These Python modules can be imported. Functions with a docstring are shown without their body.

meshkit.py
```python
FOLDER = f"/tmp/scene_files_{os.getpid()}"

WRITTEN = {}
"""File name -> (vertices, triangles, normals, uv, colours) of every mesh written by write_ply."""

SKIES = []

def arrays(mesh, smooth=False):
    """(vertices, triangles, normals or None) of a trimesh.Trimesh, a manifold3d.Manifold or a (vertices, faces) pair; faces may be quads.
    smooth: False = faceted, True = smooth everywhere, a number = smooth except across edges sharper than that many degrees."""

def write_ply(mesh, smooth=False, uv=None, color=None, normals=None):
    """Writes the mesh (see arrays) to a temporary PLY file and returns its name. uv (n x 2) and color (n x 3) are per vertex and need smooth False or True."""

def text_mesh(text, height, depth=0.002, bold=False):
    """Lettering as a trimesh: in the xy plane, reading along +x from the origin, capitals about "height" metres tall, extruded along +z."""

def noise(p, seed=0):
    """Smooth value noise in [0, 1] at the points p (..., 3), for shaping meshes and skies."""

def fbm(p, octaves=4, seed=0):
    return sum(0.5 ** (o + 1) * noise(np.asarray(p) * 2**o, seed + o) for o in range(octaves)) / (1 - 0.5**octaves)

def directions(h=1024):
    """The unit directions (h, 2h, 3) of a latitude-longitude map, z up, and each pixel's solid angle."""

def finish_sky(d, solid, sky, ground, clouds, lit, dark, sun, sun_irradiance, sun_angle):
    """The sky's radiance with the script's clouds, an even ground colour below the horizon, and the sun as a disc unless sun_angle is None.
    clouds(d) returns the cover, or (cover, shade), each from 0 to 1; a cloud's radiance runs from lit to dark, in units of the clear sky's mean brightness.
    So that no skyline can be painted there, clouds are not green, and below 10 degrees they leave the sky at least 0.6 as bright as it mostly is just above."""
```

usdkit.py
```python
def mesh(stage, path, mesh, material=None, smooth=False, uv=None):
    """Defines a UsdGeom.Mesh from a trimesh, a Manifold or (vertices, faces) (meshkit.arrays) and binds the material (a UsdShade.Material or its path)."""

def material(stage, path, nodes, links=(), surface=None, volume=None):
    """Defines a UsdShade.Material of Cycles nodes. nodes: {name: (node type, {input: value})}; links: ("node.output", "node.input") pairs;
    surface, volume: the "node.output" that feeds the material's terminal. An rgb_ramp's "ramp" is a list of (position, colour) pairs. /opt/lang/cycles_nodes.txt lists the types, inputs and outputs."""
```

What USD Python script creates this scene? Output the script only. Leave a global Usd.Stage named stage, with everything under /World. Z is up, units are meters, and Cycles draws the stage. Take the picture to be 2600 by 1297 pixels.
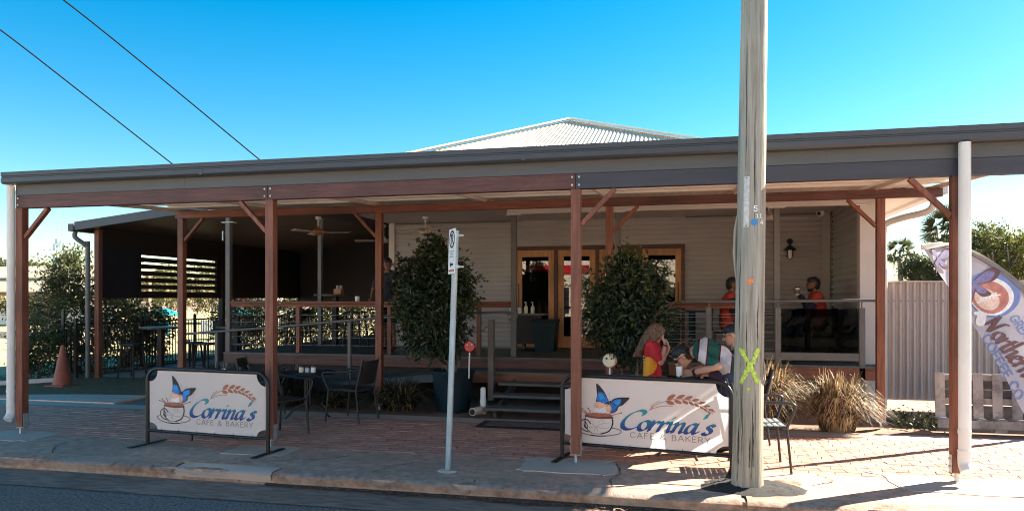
import math, numpy as np, trimesh, shapely, manifold3d
from shapely.geometry import Polygon, LineString, Point, box as sbox
from shapely import affinity
from pxr import Usd, UsdGeom, UsdLux, UsdShade, Gf, Sdf
import usdkit, meshkit

# ---------------------------------------------------------------- camera, sky, sun, exposure
stage = Usd.Stage.CreateInMemory()
UsdGeom.SetStageUpAxis(stage, UsdGeom.Tokens.z)
UsdGeom.SetStageMetersPerUnit(stage, 1.0)
UsdGeom.Xform.Define(stage, '/World')
EYE, YAW, FPX, HOR = 1.65, 13.3, 1857.0, 758.0
cam = UsdGeom.Camera.Define(stage, '/World/camera')
cam.AddTranslateOp().Set(Gf.Vec3d(0, 0, EYE))
cam.AddRotateZOp().Set(YAW)
cam.AddRotateXOp().Set(90.0)
cam.CreateHorizontalApertureAttr(36.0)
cam.CreateVerticalApertureAttr(36.0 * 510 / 1024)
cam.CreateFocalLengthAttr(FPX / 2600 * 36)
cam.CreateVerticalApertureOffsetAttr((HOR - 648.5) / 2600 * 36)
cam.CreateClippingRangeAttr(Gf.Vec2f(0.1, 2000))
cam.CreateExposureAttr(2.42)

SUN_AZ, SUN_EL = math.radians(54.0), math.radians(32.5)      # azimuth from +y towards +x
sky_mat = usdkit.material(stage, '/World/Looks/clear_sky', {
    's': ('sky_texture', {'sky_type': 'single_scattering', 'sun_disc': False, 'sun_elevation': SUN_EL, 'sun_rotation': SUN_AZ, 'air_density': 1.0, 'aerosol_density': 0.3, 'ozone_density': 1.0}),
    'h': ('hsv', {'hue': 0.488, 'saturation': 1.64, 'value': 1.0}),
    'b': ('background_shader', {'strength': 0.043})},
    [('s.color', 'h.color'), ('h.color', 'b.color')], surface='b.background')
dome = UsdLux.DomeLight.Define(stage, '/World/sky')
dome.GetPrim().SetCustomDataByKey('kind', 'structure')
UsdShade.MaterialBindingAPI.Apply(dome.GetPrim()).Bind(sky_mat)
sun = UsdLux.DistantLight.Define(stage, '/World/sun')
sun.CreateIntensityAttr(1.25); sun.CreateAngleAttr(0.5); sun.CreateColorAttr(Gf.Vec3f(1.0, 0.90, 0.75))
sun.CreateNormalizeAttr(True)
sun.AddRotateZOp().Set(-math.degrees(SUN_AZ))
sun.AddRotateXOp().Set(-(90 - math.degrees(SUN_EL)))

# ---------------------------------------------------------------- helpers
USED, LOC = {}, {}
def numbered(path):
    n = USED.get(path, 0); USED[path] = n + 1
    return path if n == 0 else '%s_%03d' % (path, n)

def note(prim, label=None, cat=None, group=None, kind=None):
    for k, v in (('label', label), ('category', cat), ('group', group), ('kind', kind)):
        if v: prim.SetCustomDataByKey(k, v)
    return prim

def thing(name, label, cat, loc=(0, 0, 0), rot=0.0, group=None, local=False):
    """An Xform at the thing's base. Its parts are given in world metres unless local."""
    x = UsdGeom.Xform.Define(stage, numbered('/World/' + name))
    x.AddTranslateOp().Set(Gf.Vec3d(*map(float, loc)))
    x.AddRotateZOp().Set(float(rot))
    LOC[str(x.GetPath())] = np.zeros(3) if local or rot else np.array(loc, float)
    return note(x.GetPrim(), label, cat, group)

def dup(src, loc, rot=0.0, label=None):
    was = src.GetCustomData()
    p = thing(src.GetName().rstrip('0123456789').rstrip('_'), label or was['label'], was['category'], loc, rot, was.get('group'), local=True)
    p.GetReferences().AddInternalReference(src.GetPath()); p.SetInstanceable(True)
    return p

def put(name, mesh, mat, parent=None, smooth=False, label=None, cat=None, group=None, kind=None):
    base = str(parent.GetPath()) if parent is not None else '/World'
    v, f = mesh.arr() if isinstance(mesh, MB) else meshkit.arrays(mesh)[:2]
    if parent is not None:
        v = np.asarray(v, float) - LOC.get('/'.join(base.split('/')[:3]), np.zeros(3))
    m = usdkit.mesh(stage, numbered(base + '/' + name), (v, f), mat, smooth=smooth)
    return note(m.GetPrim(), label, cat, group, kind)

def struct(name, mesh, mat, smooth=False, kind='structure', parent=None):
    return put(name, mesh, mat, parent, smooth, kind=kind if parent is None else None)

def at(px, py, Y):
    """World point seen at photograph pixel (px, py) on the plane y = Y."""
    a = math.atan((px - 1300) / FPX) - math.radians(YAW)
    X = Y * math.tan(a); d = Y * math.cos(math.radians(YAW)) - X * math.sin(math.radians(YAW))
    return np.array([X, Y, EYE - (py - HOR) * d / FPX])

_s = np.array([[i, j, k] for i in (-1, 1) for j in (-1, 1) for k in (-1, 1)], float)
def _cv(h, c):
    out = []
    for s in _s:
        for k in range(3):
            q = h - c; q = q.copy(); q[k] = h[k]; out.append(s * q)
    return np.array(out)
_hull = trimesh.convex.convex_hull(_cv(np.ones(3), .25))
_d = np.array([np.argmin(((_hull.vertices - p) ** 2).sum(1)) for p in _cv(np.ones(3), .25)])
_inv = {h: i for i, h in enumerate(_d)}
CF = np.array([[_inv[i] for i in t] for t in _hull.faces])
BF = np.array([[0, 1, 3], [0, 3, 2], [4, 6, 7], [4, 7, 5], [0, 4, 5], [0, 5, 1], [2, 3, 7], [2, 7, 6], [0, 2, 6], [0, 6, 4], [1, 5, 7], [1, 7, 3]])
ICO = trimesh.creation.icosphere(subdivisions=2)
ICO1 = trimesh.creation.icosphere(subdivisions=1)

def unit(a):
    a = np.asarray(a, float); return a / max(np.linalg.norm(a), 1e-9)

class MB:
    """Collects shapes into one mesh."""
    def __init__(s): s.v, s.f, s.n = [], [], 0
    def add(s, v, f):
        v = np.asarray(v, float).reshape(-1, 3); f = np.asarray(f, int)
        if f.shape[1] == 4: f = np.vstack([f[:, [0, 1, 2]], f[:, [0, 2, 3]]])
        s.v.append(v); s.f.append(f + s.n); s.n += len(v); return s
    def arr(s): return np.vstack(s.v), np.vstack(s.f)
    def tm(s, t): return s.add(t.vertices, t.faces)
    def box(s, x0, y0, z0, x1, y1, z1, c=0.0):
        lo, hi = np.minimum((x0, y0, z0), (x1, y1, z1)), np.maximum((x0, y0, z0), (x1, y1, z1))
        h, m = (hi - lo) / 2, (hi + lo) / 2
        return s.add(m + _cv(h, min(c, h.min() * .8)), CF) if c else s.add(m + _s * h, BF)
    def beam(s, p, q, w, h, up=(0, 0, 1), c=0.004):
        p, q = np.array(p, float), np.array(q, float); d = unit(q - p)
        side = unit(np.cross(d, up)); u = np.cross(side, d)
        L = np.linalg.norm(q - p); hh = np.array([L, w, h]) / 2
        R = np.stack([d, side, u]); vv = (_cv(hh, c) if c else _s * hh) @ R + (p + q) / 2
        return s.add(vv, CF if c else BF)
    def tube(s, pts, r, n=8, closed=False):
        P = np.array(pts, float); k = len(P); r = np.broadcast_to(r, k)
        T = np.gradient(P, axis=0) if not closed else np.roll(P, -1, 0) - np.roll(P, 1, 0)
        T = np.array([unit(t) for t in T]); a = unit(np.cross(T[0], (.12, .31, .94))) if abs(T[0][2]) < .9 else unit(np.cross(T[0], (1, .1, 0)))
        rings = []
        for i in range(k):
            a = unit(a - T[i] * (a @ T[i])); b = np.cross(T[i], a)
            th = np.arange(n) * 2 * np.pi / n
            rings.append(P[i] + r[i] * (np.cos(th)[:, None] * a + np.sin(th)[:, None] * b))
        V = np.vstack(rings); F = []
        for i in range(k if closed else k - 1):
            o, o2 = i * n, ((i + 1) % k) * n
            for j in range(n):
                F.append([o + j, o + (j + 1) % n, o2 + (j + 1) % n, o2 + j])
        s.add(V, F)
        if not closed:
            for o, c0, flip in ((0, P[0], 1), ((k - 1) * n, P[-1], 0)):
                ring = np.vstack([V[o:o + n], c0]); ff = [[j, (j + 1) % n, n] for j in range(n)]
                s.add(ring, [t[::-1] for t in ff] if flip else ff)
        return s
    def cyl(s, p, q, r0, r1=None, n=12): return s.tube([p, q], [r0, r0 if r1 is None else r1], n)
    def lathe(s, prof, c, n=24):
        prof = np.array(prof, float); th = np.arange(n) * 2 * np.pi / n
        V = np.array([[c[0] + r * math.cos(t), c[1] + r * math.sin(t), c[2] + z] for r, z in prof for t in th])
        F = [[i * n + j, i * n + (j + 1) % n, (i + 1) * n + (j + 1) % n, (i + 1) * n + j] for i in range(len(prof) - 1) for j in range(n)]
        return s.add(V, F)
    def ball(s, c, r, ico=None):
        t = ico or ICO; return s.add(np.asarray(c) + t.vertices * np.asarray(r), t.faces)
    def prism(s, poly, z0, z1, fn=None):
        for g in getattr(poly, 'geoms', [poly]):
            if g.geom_type != 'Polygon' or g.area < 1e-9: continue
            t = trimesh.creation.extrude_polygon(g, z1 - z0, engine='earcut'); v = t.vertices + (0, 0, z0)
            s.add(fn(v) if fn else v, t.faces)
        return s
    def grid(s, P):
        """P: (a, b, 3) points."""
        a, b = P.shape[:2]; i = np.arange(a * b).reshape(a, b)
        F = np.stack([i[:-1, :-1], i[1:, :-1], i[1:, 1:], i[:-1, 1:]], -1).reshape(-1, 4)
        return s.add(P.reshape(-1, 3), F)

def bez(pts, n=8):
    """Catmull-Rom through pts."""
    P = np.array(pts, float); P = np.vstack([2 * P[0] - P[1], P, 2 * P[-1] - P[-2]]); out = []
    for i in range(1, len(P) - 2):
        t = np.linspace(0, 1, n, endpoint=False)[:, None]
        out.append(.5 * (2 * P[i] + (P[i + 1] - P[i - 1]) * t + (2 * P[i - 1] - 5 * P[i] + 4 * P[i + 1] - P[i + 2]) * t**2 + (3 * P[i] - P[i - 1] - 3 * P[i + 1] + P[i + 2]) * t**3))
    return np.vstack(out + [P[-2:-1]])

# ---------------------------------------------------------------- materials
def mat(name, col, rough=0.6, var=0.12, scale=6.0, stretch=(1, 1, 1), bump=0.0, bscale=None, metal=0.0, spec=0.5, rand=0.0, dirt=None, dirt_amt=0.5, dirt_scale=1.5, trans=0.0, space='world', detail=5, coat=0.0):
    """Base colour varied by noise (plus a second colour in blotches, and by object), with fine relief."""
    col = np.array(col, float)
    N = {'g': ('geometry', {}), 'tc': ('texture_coordinate', {}), 'm': ('mapping', {'scale': stretch}),
         'n': ('noise_texture', {'scale': scale, 'detail': detail, 'roughness': .62}),
         'r': ('rgb_ramp', {'ramp': [(.34, col * (1 - var)), (.5, col), (.66, np.minimum(col * (1 + var), .95))]}),
         'p': ('principled_bsdf', {'roughness': rough, 'metallic': metal, 'specular_ior_level': spec, 'coat_weight': coat})}
    src = 'g.position' if space == 'world' else 'tc.object'
    L = [(src, 'm.vector'), ('m.vector', 'n.vector'), ('n.fac', 'r.fac')]
    out = 'r.color'
    if dirt is not None:
        N['dn'] = ('noise_texture', {'scale': dirt_scale, 'detail': 6, 'roughness': .65}); N['dr'] = ('map_range', {'from_min': .45, 'from_max': .68, 'to_min': 0, 'to_max': dirt_amt, 'clamp': True})
        N['dm'] = ('mix', {'color2': dirt}); L += [(src, 'dn.vector'), ('dn.fac', 'dr.value'), ('dr.result', 'dm.fac'), (out, 'dm.color1')]; out = 'dm.color'
    if rand:
        N['oi'] = ('object_info', {}); N['rr'] = ('map_range', {'to_min': 1 - rand, 'to_max': 1 + rand}); N['hv'] = ('hsv', {})
        L += [('oi.random', 'rr.value'), ('rr.result', 'hv.value'), (out, 'hv.color')]; out = 'hv.color'
    L.append((out, 'p.base_color'))
    if bump:
        N['bn'] = ('noise_texture', {'scale': bscale or scale * 4, 'detail': 6, 'roughness': .7}); N['bu'] = ('bump', {'strength': bump, 'distance': .02})
        L += [('m.vector', 'bn.vector'), ('bn.fac', 'bu.height'), ('bu.normal', 'p.normal')]
    surf = 'p.BSDF'
    if trans:
        N['tl'] = ('translucent_bsdf', {}); N['mx'] = ('mix_closure', {'fac': trans})
        L += [(out, 'tl.color'), ('p.BSDF', 'mx.closure1'), ('tl.BSDF', 'mx.closure2')]; surf = 'mx.closure'
    return usdkit.material(stage, '/World/Looks/' + name, N, L, surface=surf)

def wood(name, col, axis, rough=.5, var=.35, coat=0.0):
    st = [9., 9., 9.]; st[axis] = .6
    return mat(name, col, rough, var, 3.0, tuple(st), bump=.3, bscale=7, dirt=np.array(col) * .42, dirt_amt=.7, dirt_scale=1.5, coat=coat)

M = {}
TIM = (.195, .062, .034)
M['tim_x'] = wood('brown_timber_along_x', TIM, 0); M['tim_y'] = wood('brown_timber_along_y', TIM, 1); M['tim_z'] = wood('brown_timber_upright', TIM, 2)
M['beam'] = wood('dark_stained_beam', (.10, .036, .030), 0)
M['beam_sky'] = mat('sky_reflection_beam', (.030, .034, .050), .45, .15, 3, (.4, 4, 4), bump=.05)  # sky reflection on the glossy beam is put into the colour
M['fascia'] = mat('slate_metal', (.044, .052, .060), .42, .10, 2, (.3, 3, 3), spec=.5)
M['fascia2'] = mat('pale_slate_metal', (.068, .075, .080), .42, .10, 2, (.3, 3, 3))
M['greymetal'] = mat('grey_powdercoat', (.125, .118, .115), .45, .10, 4)
M['darkmetal'] = mat('charcoal_powdercoat', (.022, .022, .024), .4, .2, 6)
M['black'] = mat('black_paint', (.008, .008, .009), .38, .2, 5)
M['wire'] = mat('dull_black_cable', (.012, .012, .013), .9, .1, 5, spec=.05)
M['galv'] = mat('galvanised_steel', (.30, .40, .46), .42, .18, 5, (2, 2, .6), metal=.55, dirt=(.30, .22, .17), dirt_amt=.55, dirt_scale=2.2)
M['galv2'] = mat('galvanised_bracket', (.42, .48, .50), .4, .15, 20, metal=.6)
M['whitepipe'] = mat('white_painted_pipe', (.72, .70, .66), .35, .05, 2.5, dirt=(.5, .45, .38), dirt_amt=.25)
M['creampipe'] = mat('cream_painted_pipe', (.60, .53, .46), .4, .06, 3)
M['soffit'] = mat('cream_roof_underside', (.62, .54, .46), .45, .08, 1.2)
M['batten'] = mat('pale_batten', (.78, .74, .68), .4, .05, 3)
M['clad'] = mat('beige_cladding', (.37, .34, .335), .5, .05, 1.5)
M['trim'] = mat('pale_trim', (.56, .50, .47), .5, .05, 2)
M['hiproof'] = mat('cream_roof_sheet', (.74, .62, .45), .42, .06, .8, dirt=(.5, .44, .36), dirt_amt=.2)
M['hipcap'] = mat('cream_hip_cap', (.76, .64, .48), .4, .05, 1)
M['deck'] = wood('weathered_decking', (.10, .105, .10), 0, .6, .2)
M['shelter_soffit'] = mat('brown_shelter_underside', (.055, .042, .034), .5, .1, 1)
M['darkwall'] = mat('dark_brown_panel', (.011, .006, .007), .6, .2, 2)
M['navywall'] = mat('navy_panel', (.008, .007, .013), .55, .2, 2)
M['concrete'] = mat('dusty_concrete', (.52, .315, .22), .85, .28, 9, bump=.35, bscale=60, dirt=(.38, .205, .135), dirt_amt=.7, dirt_scale=.9)
M['palecon'] = mat('pale_concrete', (.56, .43, .34), .8, .12, 3, bump=.2, bscale=50, dirt=(.36, .29, .24), dirt_amt=.4, dirt_scale=3)
M['pathcon'] = mat('pink_tinted_concrete', (.66, .44, .33), .8, .15, 4, bump=.2, bscale=50)
M['kerb'] = mat('worn_kerb_concrete', (.36, .235, .17), .9, .4, 14, bump=.6, bscale=45, dirt=(.42, .35, .29), dirt_amt=.7, dirt_scale=1.1)
M['channel'] = mat('gutter_channel_concrete', (.30, .185, .13), .9, .35, 9, (.5, 2, 1), bump=.35, bscale=70, dirt=(.07, .05, .042), dirt_amt=.5, dirt_scale=1.2)
M['asphalt'] = mat('sealed_road', (.235, .18, .152), .85, .6, 38, bump=.8, bscale=120, dirt=(.22, .155, .12), dirt_amt=.35, dirt_scale=.8, spec=.35)
M['patch'] = mat('fresh_asphalt', (.030, .028, .028), .9, .4, 40, bump=1, bscale=70)
M['dirt'] = mat('red_brown_dirt', (.27, .17, .12), .95, .3, 2.5, bump=.5, bscale=30, dirt=(.13, .08, .06), dirt_amt=.6, dirt_scale=.7)
M['verge'] = mat('pale_bounce_verge', (.55, .42, .29), .95, .2, 1.5, bump=.4, bscale=25)  # unseen ground behind the camera, made pale to bounce warm light
M['parkroof'] = mat('dusty_cream_roof', (.50, .42, .28), .6, .1, .5)
M['bouncewall'] = mat('warm_bounce_render', (.68, .55, .43), .8, .06, 2)  # wall of the added building, coloured for warm bounced light
M['silt'] = mat('dark_gutter_silt', (.075, .05, .036), .95, .5, 30, bump=.8, bscale=90)
M['litter'] = mat('dry_brown_litter', (.19, .11, .06), .8, .5, 20)
M['drygrass'] = mat('dry_lawn', (.40, .33, .16), .95, .3, 1.2, bump=.5, bscale=40, dirt=(.28, .25, .10), dirt_amt=.5, dirt_scale=.25)
M['lawn'] = mat('brown_lawn', (.20, .10, .034), .95, .4, 12, bump=.6, bscale=60, dirt=(.12, .09, .045), dirt_amt=.5, dirt_scale=2)  # even brown base colour with darker blotches
PAV = np.array((.47, .235, .165))
M['paver'] = mat('red_clay_paver', PAV, .85, .18, 5, bump=.35, bscale=60, rand=.15, dirt=(.46, .29, .20), dirt_amt=.5, dirt_scale=1.3)
M['joint'] = mat('paver_joint_sand', (.10, .075, .06), .95, .2, 20)
M['glass_b'] = mat('white_ceramic', (.75, .73, .70), .25, .03, 5)
M['white'] = mat('white_paint', (.78, .77, .75), .4, .03, 3)
M['leaf_new'] = mat('fresh_green_leaf', (.075, .105, .030), .4, .4, 12, trans=.25, detail=2)
M['leaf'] = mat('dark_glossy_leaf', (.028, .048, .024), .34, .6, 13, trans=.18, spec=.5, detail=2)
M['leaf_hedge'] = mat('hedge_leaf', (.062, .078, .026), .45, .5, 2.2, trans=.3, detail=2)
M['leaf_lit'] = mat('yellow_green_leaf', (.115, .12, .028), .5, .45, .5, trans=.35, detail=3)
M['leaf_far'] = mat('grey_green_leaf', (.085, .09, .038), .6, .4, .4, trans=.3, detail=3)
M['palm'] = mat('palm_frond', (.085, .095, .035), .45, .35, 1.2, trans=.25, detail=2)
M['crack'] = mat('dark_timber_split', (.035, .026, .020), .95, .3, 30)
M['bark'] = mat('grey_brown_bark', (.16, .12, .09), .9, .3, 6, (2, 2, .4), bump=.5)
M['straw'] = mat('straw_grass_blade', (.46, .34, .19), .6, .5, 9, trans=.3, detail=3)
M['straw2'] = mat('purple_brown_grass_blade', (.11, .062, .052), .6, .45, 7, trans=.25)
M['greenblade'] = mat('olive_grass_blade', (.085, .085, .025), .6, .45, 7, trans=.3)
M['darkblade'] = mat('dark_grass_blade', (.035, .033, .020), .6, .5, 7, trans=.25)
M['pot'] = mat('dark_teal_plastic', (.007, .020, .027), .55, .15, 3, spec=.25)
M['red'] = mat('red_gloss', (.45, .012, .016), .25, .05, 3)
M['cream'] = mat('cream_gloss', (.72, .64, .48), .3, .05, 5)
M['skin'] = mat('light_skin', (.50, .27, .19), .5, .06, 10)
M['skin_dark'] = mat('tanned_skin', (.22, .105, .07), .5, .06, 10)
M['hair_dark'] = mat('black_hair', (.010, .009, .010), .45, .3, 60, (1, 1, .1))
M['hair_brown'] = mat('brown_hair', (.13, .07, .042), .5, .55, 20, (3, 3, .5), bump=.6, bscale=50)
M['navy'] = mat('navy_cloth', (.012, .015, .028), .85, .2, 8, bump=.1)
M['jeans'] = mat('blue_denim', (.028, .045, .085), .85, .2, 8, bump=.1)
M['hivis'] = mat('orange_hi_vis_cloth', (.42, .045, .024), .8, .12, 8, bump=.1)
M['purple'] = mat('dark_purple_cloth', (.055, .028, .055), .85, .15, 8, bump=.1)
M['cone'] = mat('faded_orange_plastic', (.34, .075, .035), .6, .2, 5, dirt=(.16, .08, .06), dirt_amt=.5, dirt_scale=3)
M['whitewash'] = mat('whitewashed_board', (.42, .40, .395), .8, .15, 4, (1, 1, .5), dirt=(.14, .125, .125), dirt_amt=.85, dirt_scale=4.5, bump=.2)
M['fence'] = mat('cream_fence_sheet', (.49, .42, .39), .5, .06, 1.0)
M['paper'] = mat('tan_board', (.36, .17, .075), .6, .1, 6)
def fabric(name, col):
    return mat(name, col, .75, .02, 2, trans=.24, spec=.2)
M['banner'] = fabric('white_banner_fabric', (.84, .81, .79))
M['door'] = wood('honey_timber_door', (.50, .225, .085), 2, .45, .2)
M['doorframe'] = wood('dark_red_door_frame', (.09, .034, .022), 2, .5, .2)
M['pane'] = usdkit.material(stage, '/World/Looks/window_pane', {
    'f': ('fresnel', {'IOR': 1.65}), 'ad': ('math', {'math_type': 'multiply_add', 'value2': 1.1, 'value3': .02, 'use_clamp': True}), 't': ('transparent_bsdf', {'color': (.75, .8, .8)}), 'g': ('glossy_bsdf', {'color': (.95, .97, 1), 'roughness': .01}), 'x': ('mix_closure', {})},
    [('f.fac', 'ad.value1'), ('ad.value', 'x.fac'), ('t.BSDF', 'x.closure1'), ('g.BSDF', 'x.closure2')], surface='x.closure')
M['tint'] = usdkit.material(stage, '/World/Looks/tinted_glass', {
    'f': ('fresnel', {'IOR': 1.10}), 't': ('transparent_bsdf', {'color': (.24, .30, .33)}), 'g': ('glossy_bsdf', {'color': (.9, .95, 1), 'roughness': .02}), 'x': ('mix_closure', {})},
    [('f.fac', 'x.fac'), ('t.BSDF', 'x.closure1'), ('g.BSDF', 'x.closure2')], surface='x.closure')
rng = np.random.default_rng(7)
# ---------------------------------------------------------------- ground, road, pavement
def sheet(x0, x1, y0, y1, z, nx=2, ny=2, amp=0, seed=0, fr=1.0):
    X, Y = np.meshgrid(np.linspace(x0, x1, nx), np.linspace(y0, y1, ny), indexing='ij')
    Z = np.full_like(X, z)
    if amp: Z = Z + amp * (meshkit.fbm(np.stack([X * fr, Y * fr, X * 0 + seed], -1), 4) - .5)
    return MB().grid(np.stack([X, Y, Z], -1))

struct('ground', sheet(-400, 400, 9.2, 500, -.03), M['dirt'])
struct('verge', sheet(-400, 400, -300, -5.5, -.10), M['verge'])
struct('road', sheet(-200, 200, -9, 6.0, -.135, 2, 2), M['asphalt'])
struct('gutter_channel', sheet(-60, 60, 5.72, 6.3, -.128, 240, 5, .008, 2, 2), M['channel'])
# kerb stones with an uneven, chipped nose
def kerb_profile(x, seed):
    n = lambda k, f: meshkit.fbm(np.array([[x * f, k * 3.1, seed]]), 4)[0] - .5
    chip = max(0, n(9, 2.6) - .10) * .16
    return [(6.30 + .006 * n(1, 4), -.16), (6.265 + .02 * n(2, 3), -.075 + .02 * n(3, 2)), (6.245 + .02 * n(4, 3), -.035 - chip), (6.285 + chip * 1.2 + .012 * n(5, 3), -.004 - chip * .5), (6.44, .001), (6.46, -.1)]
kg = stage.DefinePrim('/World/kerb', 'Xform'); note(kg, kind='structure')
xs = [-26, -21, -16.2, -12.4, -8.6, -4.9, -3.83, -1.86, .49, 3.9, 8]
for i in range(len(xs) - 1):
    g = np.array([[(x, *q) for q in kerb_profile(x, 1.0)] for x in np.arange(xs[i] + .008, xs[i + 1] - .007, .03)])
    put('kerb_stone', MB().grid(g[:, ::-1]), M['palecon'] if xs[i] == -4.9 else M['kerb'], kg, smooth=40, label='pale repaired length of kerb' if xs[i] == -4.9 else None)
put('kerb_backing', MB().box(-26, 6.275, -.17, 8, 6.43, -.015), M['kerb'], kg)
fp = sheet(-60, 40, 6.45, 7.375, 0.0, 700, 14, .010, 5, 2.5)
struct('footpath', fp, M['concrete'])
struct('footpath_border', sheet(-60, 40, 9.36, 9.72, .002, 200, 3, .006, 8, 2), M['palecon'])
struct('paver_bed', sheet(-60, 40, 7.37, 9.37, -.022), M['joint'])
pv = stage.DefinePrim('/World/paved_footpath', 'Xform'); note(pv, kind='structure')
rows, far = [], MB()
for r in range(17):
    y0 = 7.385 + r * .1165
    for c in range(-62, 24):
        x0 = c * .2335 + (.117 if r % 2 else 0) - .02
        rows.append((math.hypot(x0, y0), r, x0, y0))
vis = lambda x, y: at(0, 0, y)[0] - .3 < x < at(2600, 0, y)[0] + .3
rows = sorted(q for q in rows if vis(q[2] + .1, q[3]))
for k, (d, r, x0, y0) in enumerate(rows):
    rr = np.random.default_rng(k)
    s, h = .009 * (1 if r % 2 else -1), rr.normal(0, .0009)
    x1, y1, g = x0 + .2335, y0 + .1165, .0025
    P = [(x0 + g + s, y0 + g), (x1 - g + s, y0 + g), (x1 - g - s, y1 - g), (x0 + g - s, y1 - g)]
    b = .004; cx, cy = (x0 + x1) / 2, (y0 + y1) / 2
    top = [(px + (b if px < cx else -b), py + (b if py < cy else -b), h + rr.normal(0, .0008)) for px, py in P]
    V = [(px, py, -.03) for px, py in P] + [(px, py, h - .004) for px, py in P] + top
    F = [[0, 1, 5, 4], [1, 2, 6, 5], [2, 3, 7, 6], [3, 0, 4, 7], [4, 5, 9, 8], [5, 6, 10, 9], [6, 7, 11, 10], [7, 4, 8, 11], [8, 9, 10, 11]]
    if k < 300: put('paver', MB().add(V, F), M['paver'], pv)
    else: far.add(V, F)
put('pavers_further_off', far, M['paver'], pv, kind='stuff')
for i, (x, y, w, d) in enumerate([(-7.9, 7.2, .95, .5), (-4.5, 7.12, .7, .5), (-1.12, 7.15, .95, .6), (2.45, 7.2, 1.35, .62)]):
    th = np.linspace(0, 2 * np.pi, 25)[:-1]; rr = 1 + .10 * np.random.default_rng(i).normal(size=24)
    pad = Polygon(np.stack([x + w / 2 * np.sign(np.cos(th)) * abs(np.cos(th))**.35 * rr, y + d / 2 * np.sign(np.sin(th)) * abs(np.sin(th))**.35 * rr], 1)).buffer(0)
    struct('concrete_pad', MB().prism(pad, -.02, .0045 + .0005 * i), M['palecon'])
def crack(pts, w=.006):
    P = bez(pts, 8); r = np.random.default_rng(len(pts)); P = P + r.normal(0, .006, P.shape) * (1, 1, 0)
    d = np.gradient(P, axis=0); n = np.stack([-d[:, 1], d[:, 0], d[:, 0] * 0], 1); n /= np.linalg.norm(n, axis=1, keepdims=True)
    ww = w * r.uniform(.4, 1.3, (len(P), 1)); return MB().grid(np.stack([P - n * ww, P + n * ww], 1))
fpp = stage.GetPrimAtPath('/World/footpath')
for pts in ([(-.62, 6.46, .0045), (-.66, 6.7, .0045), (-.60, 6.95, .0045), (-.66, 7.36, .0045)], [(-2.9, 6.46, .0045), (-2.75, 6.8, .0045), (-2.55, 7.05, .0045)], [(-4.4, 6.47, .0045), (-4.0, 6.75, .0045), (-3.6, 6.9, .0045), (-3.3, 7.3, .0045)], [(1.2, 7.36, .0045), (1.3, 7.1, .0045), (1.1, 6.9, .0045)], [(-6.6, 6.5, .0045), (-6.9, 6.9, .0045), (-6.8, 7.35, .0045)]):
    put('crack', crack(pts), M['patch'], fpp)
sx = np.arange(-3.9, 2.2, .05); e = meshkit.fbm(np.stack([sx * 2, sx * 0, sx * 0], -1), 4); wd = .05 + .16 * np.clip(e - .3, 0, 1) * np.clip((sx + 3.9) * 1.2, 0, 1)
struct('gutter_silt', MB().grid(np.stack([np.stack([sx, 6.27 - wd, sx * 0 - .117], 1), np.stack([sx, sx * 0 + 6.275, -.112 + .012 * e], 1)], 1)), M['silt'])
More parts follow.
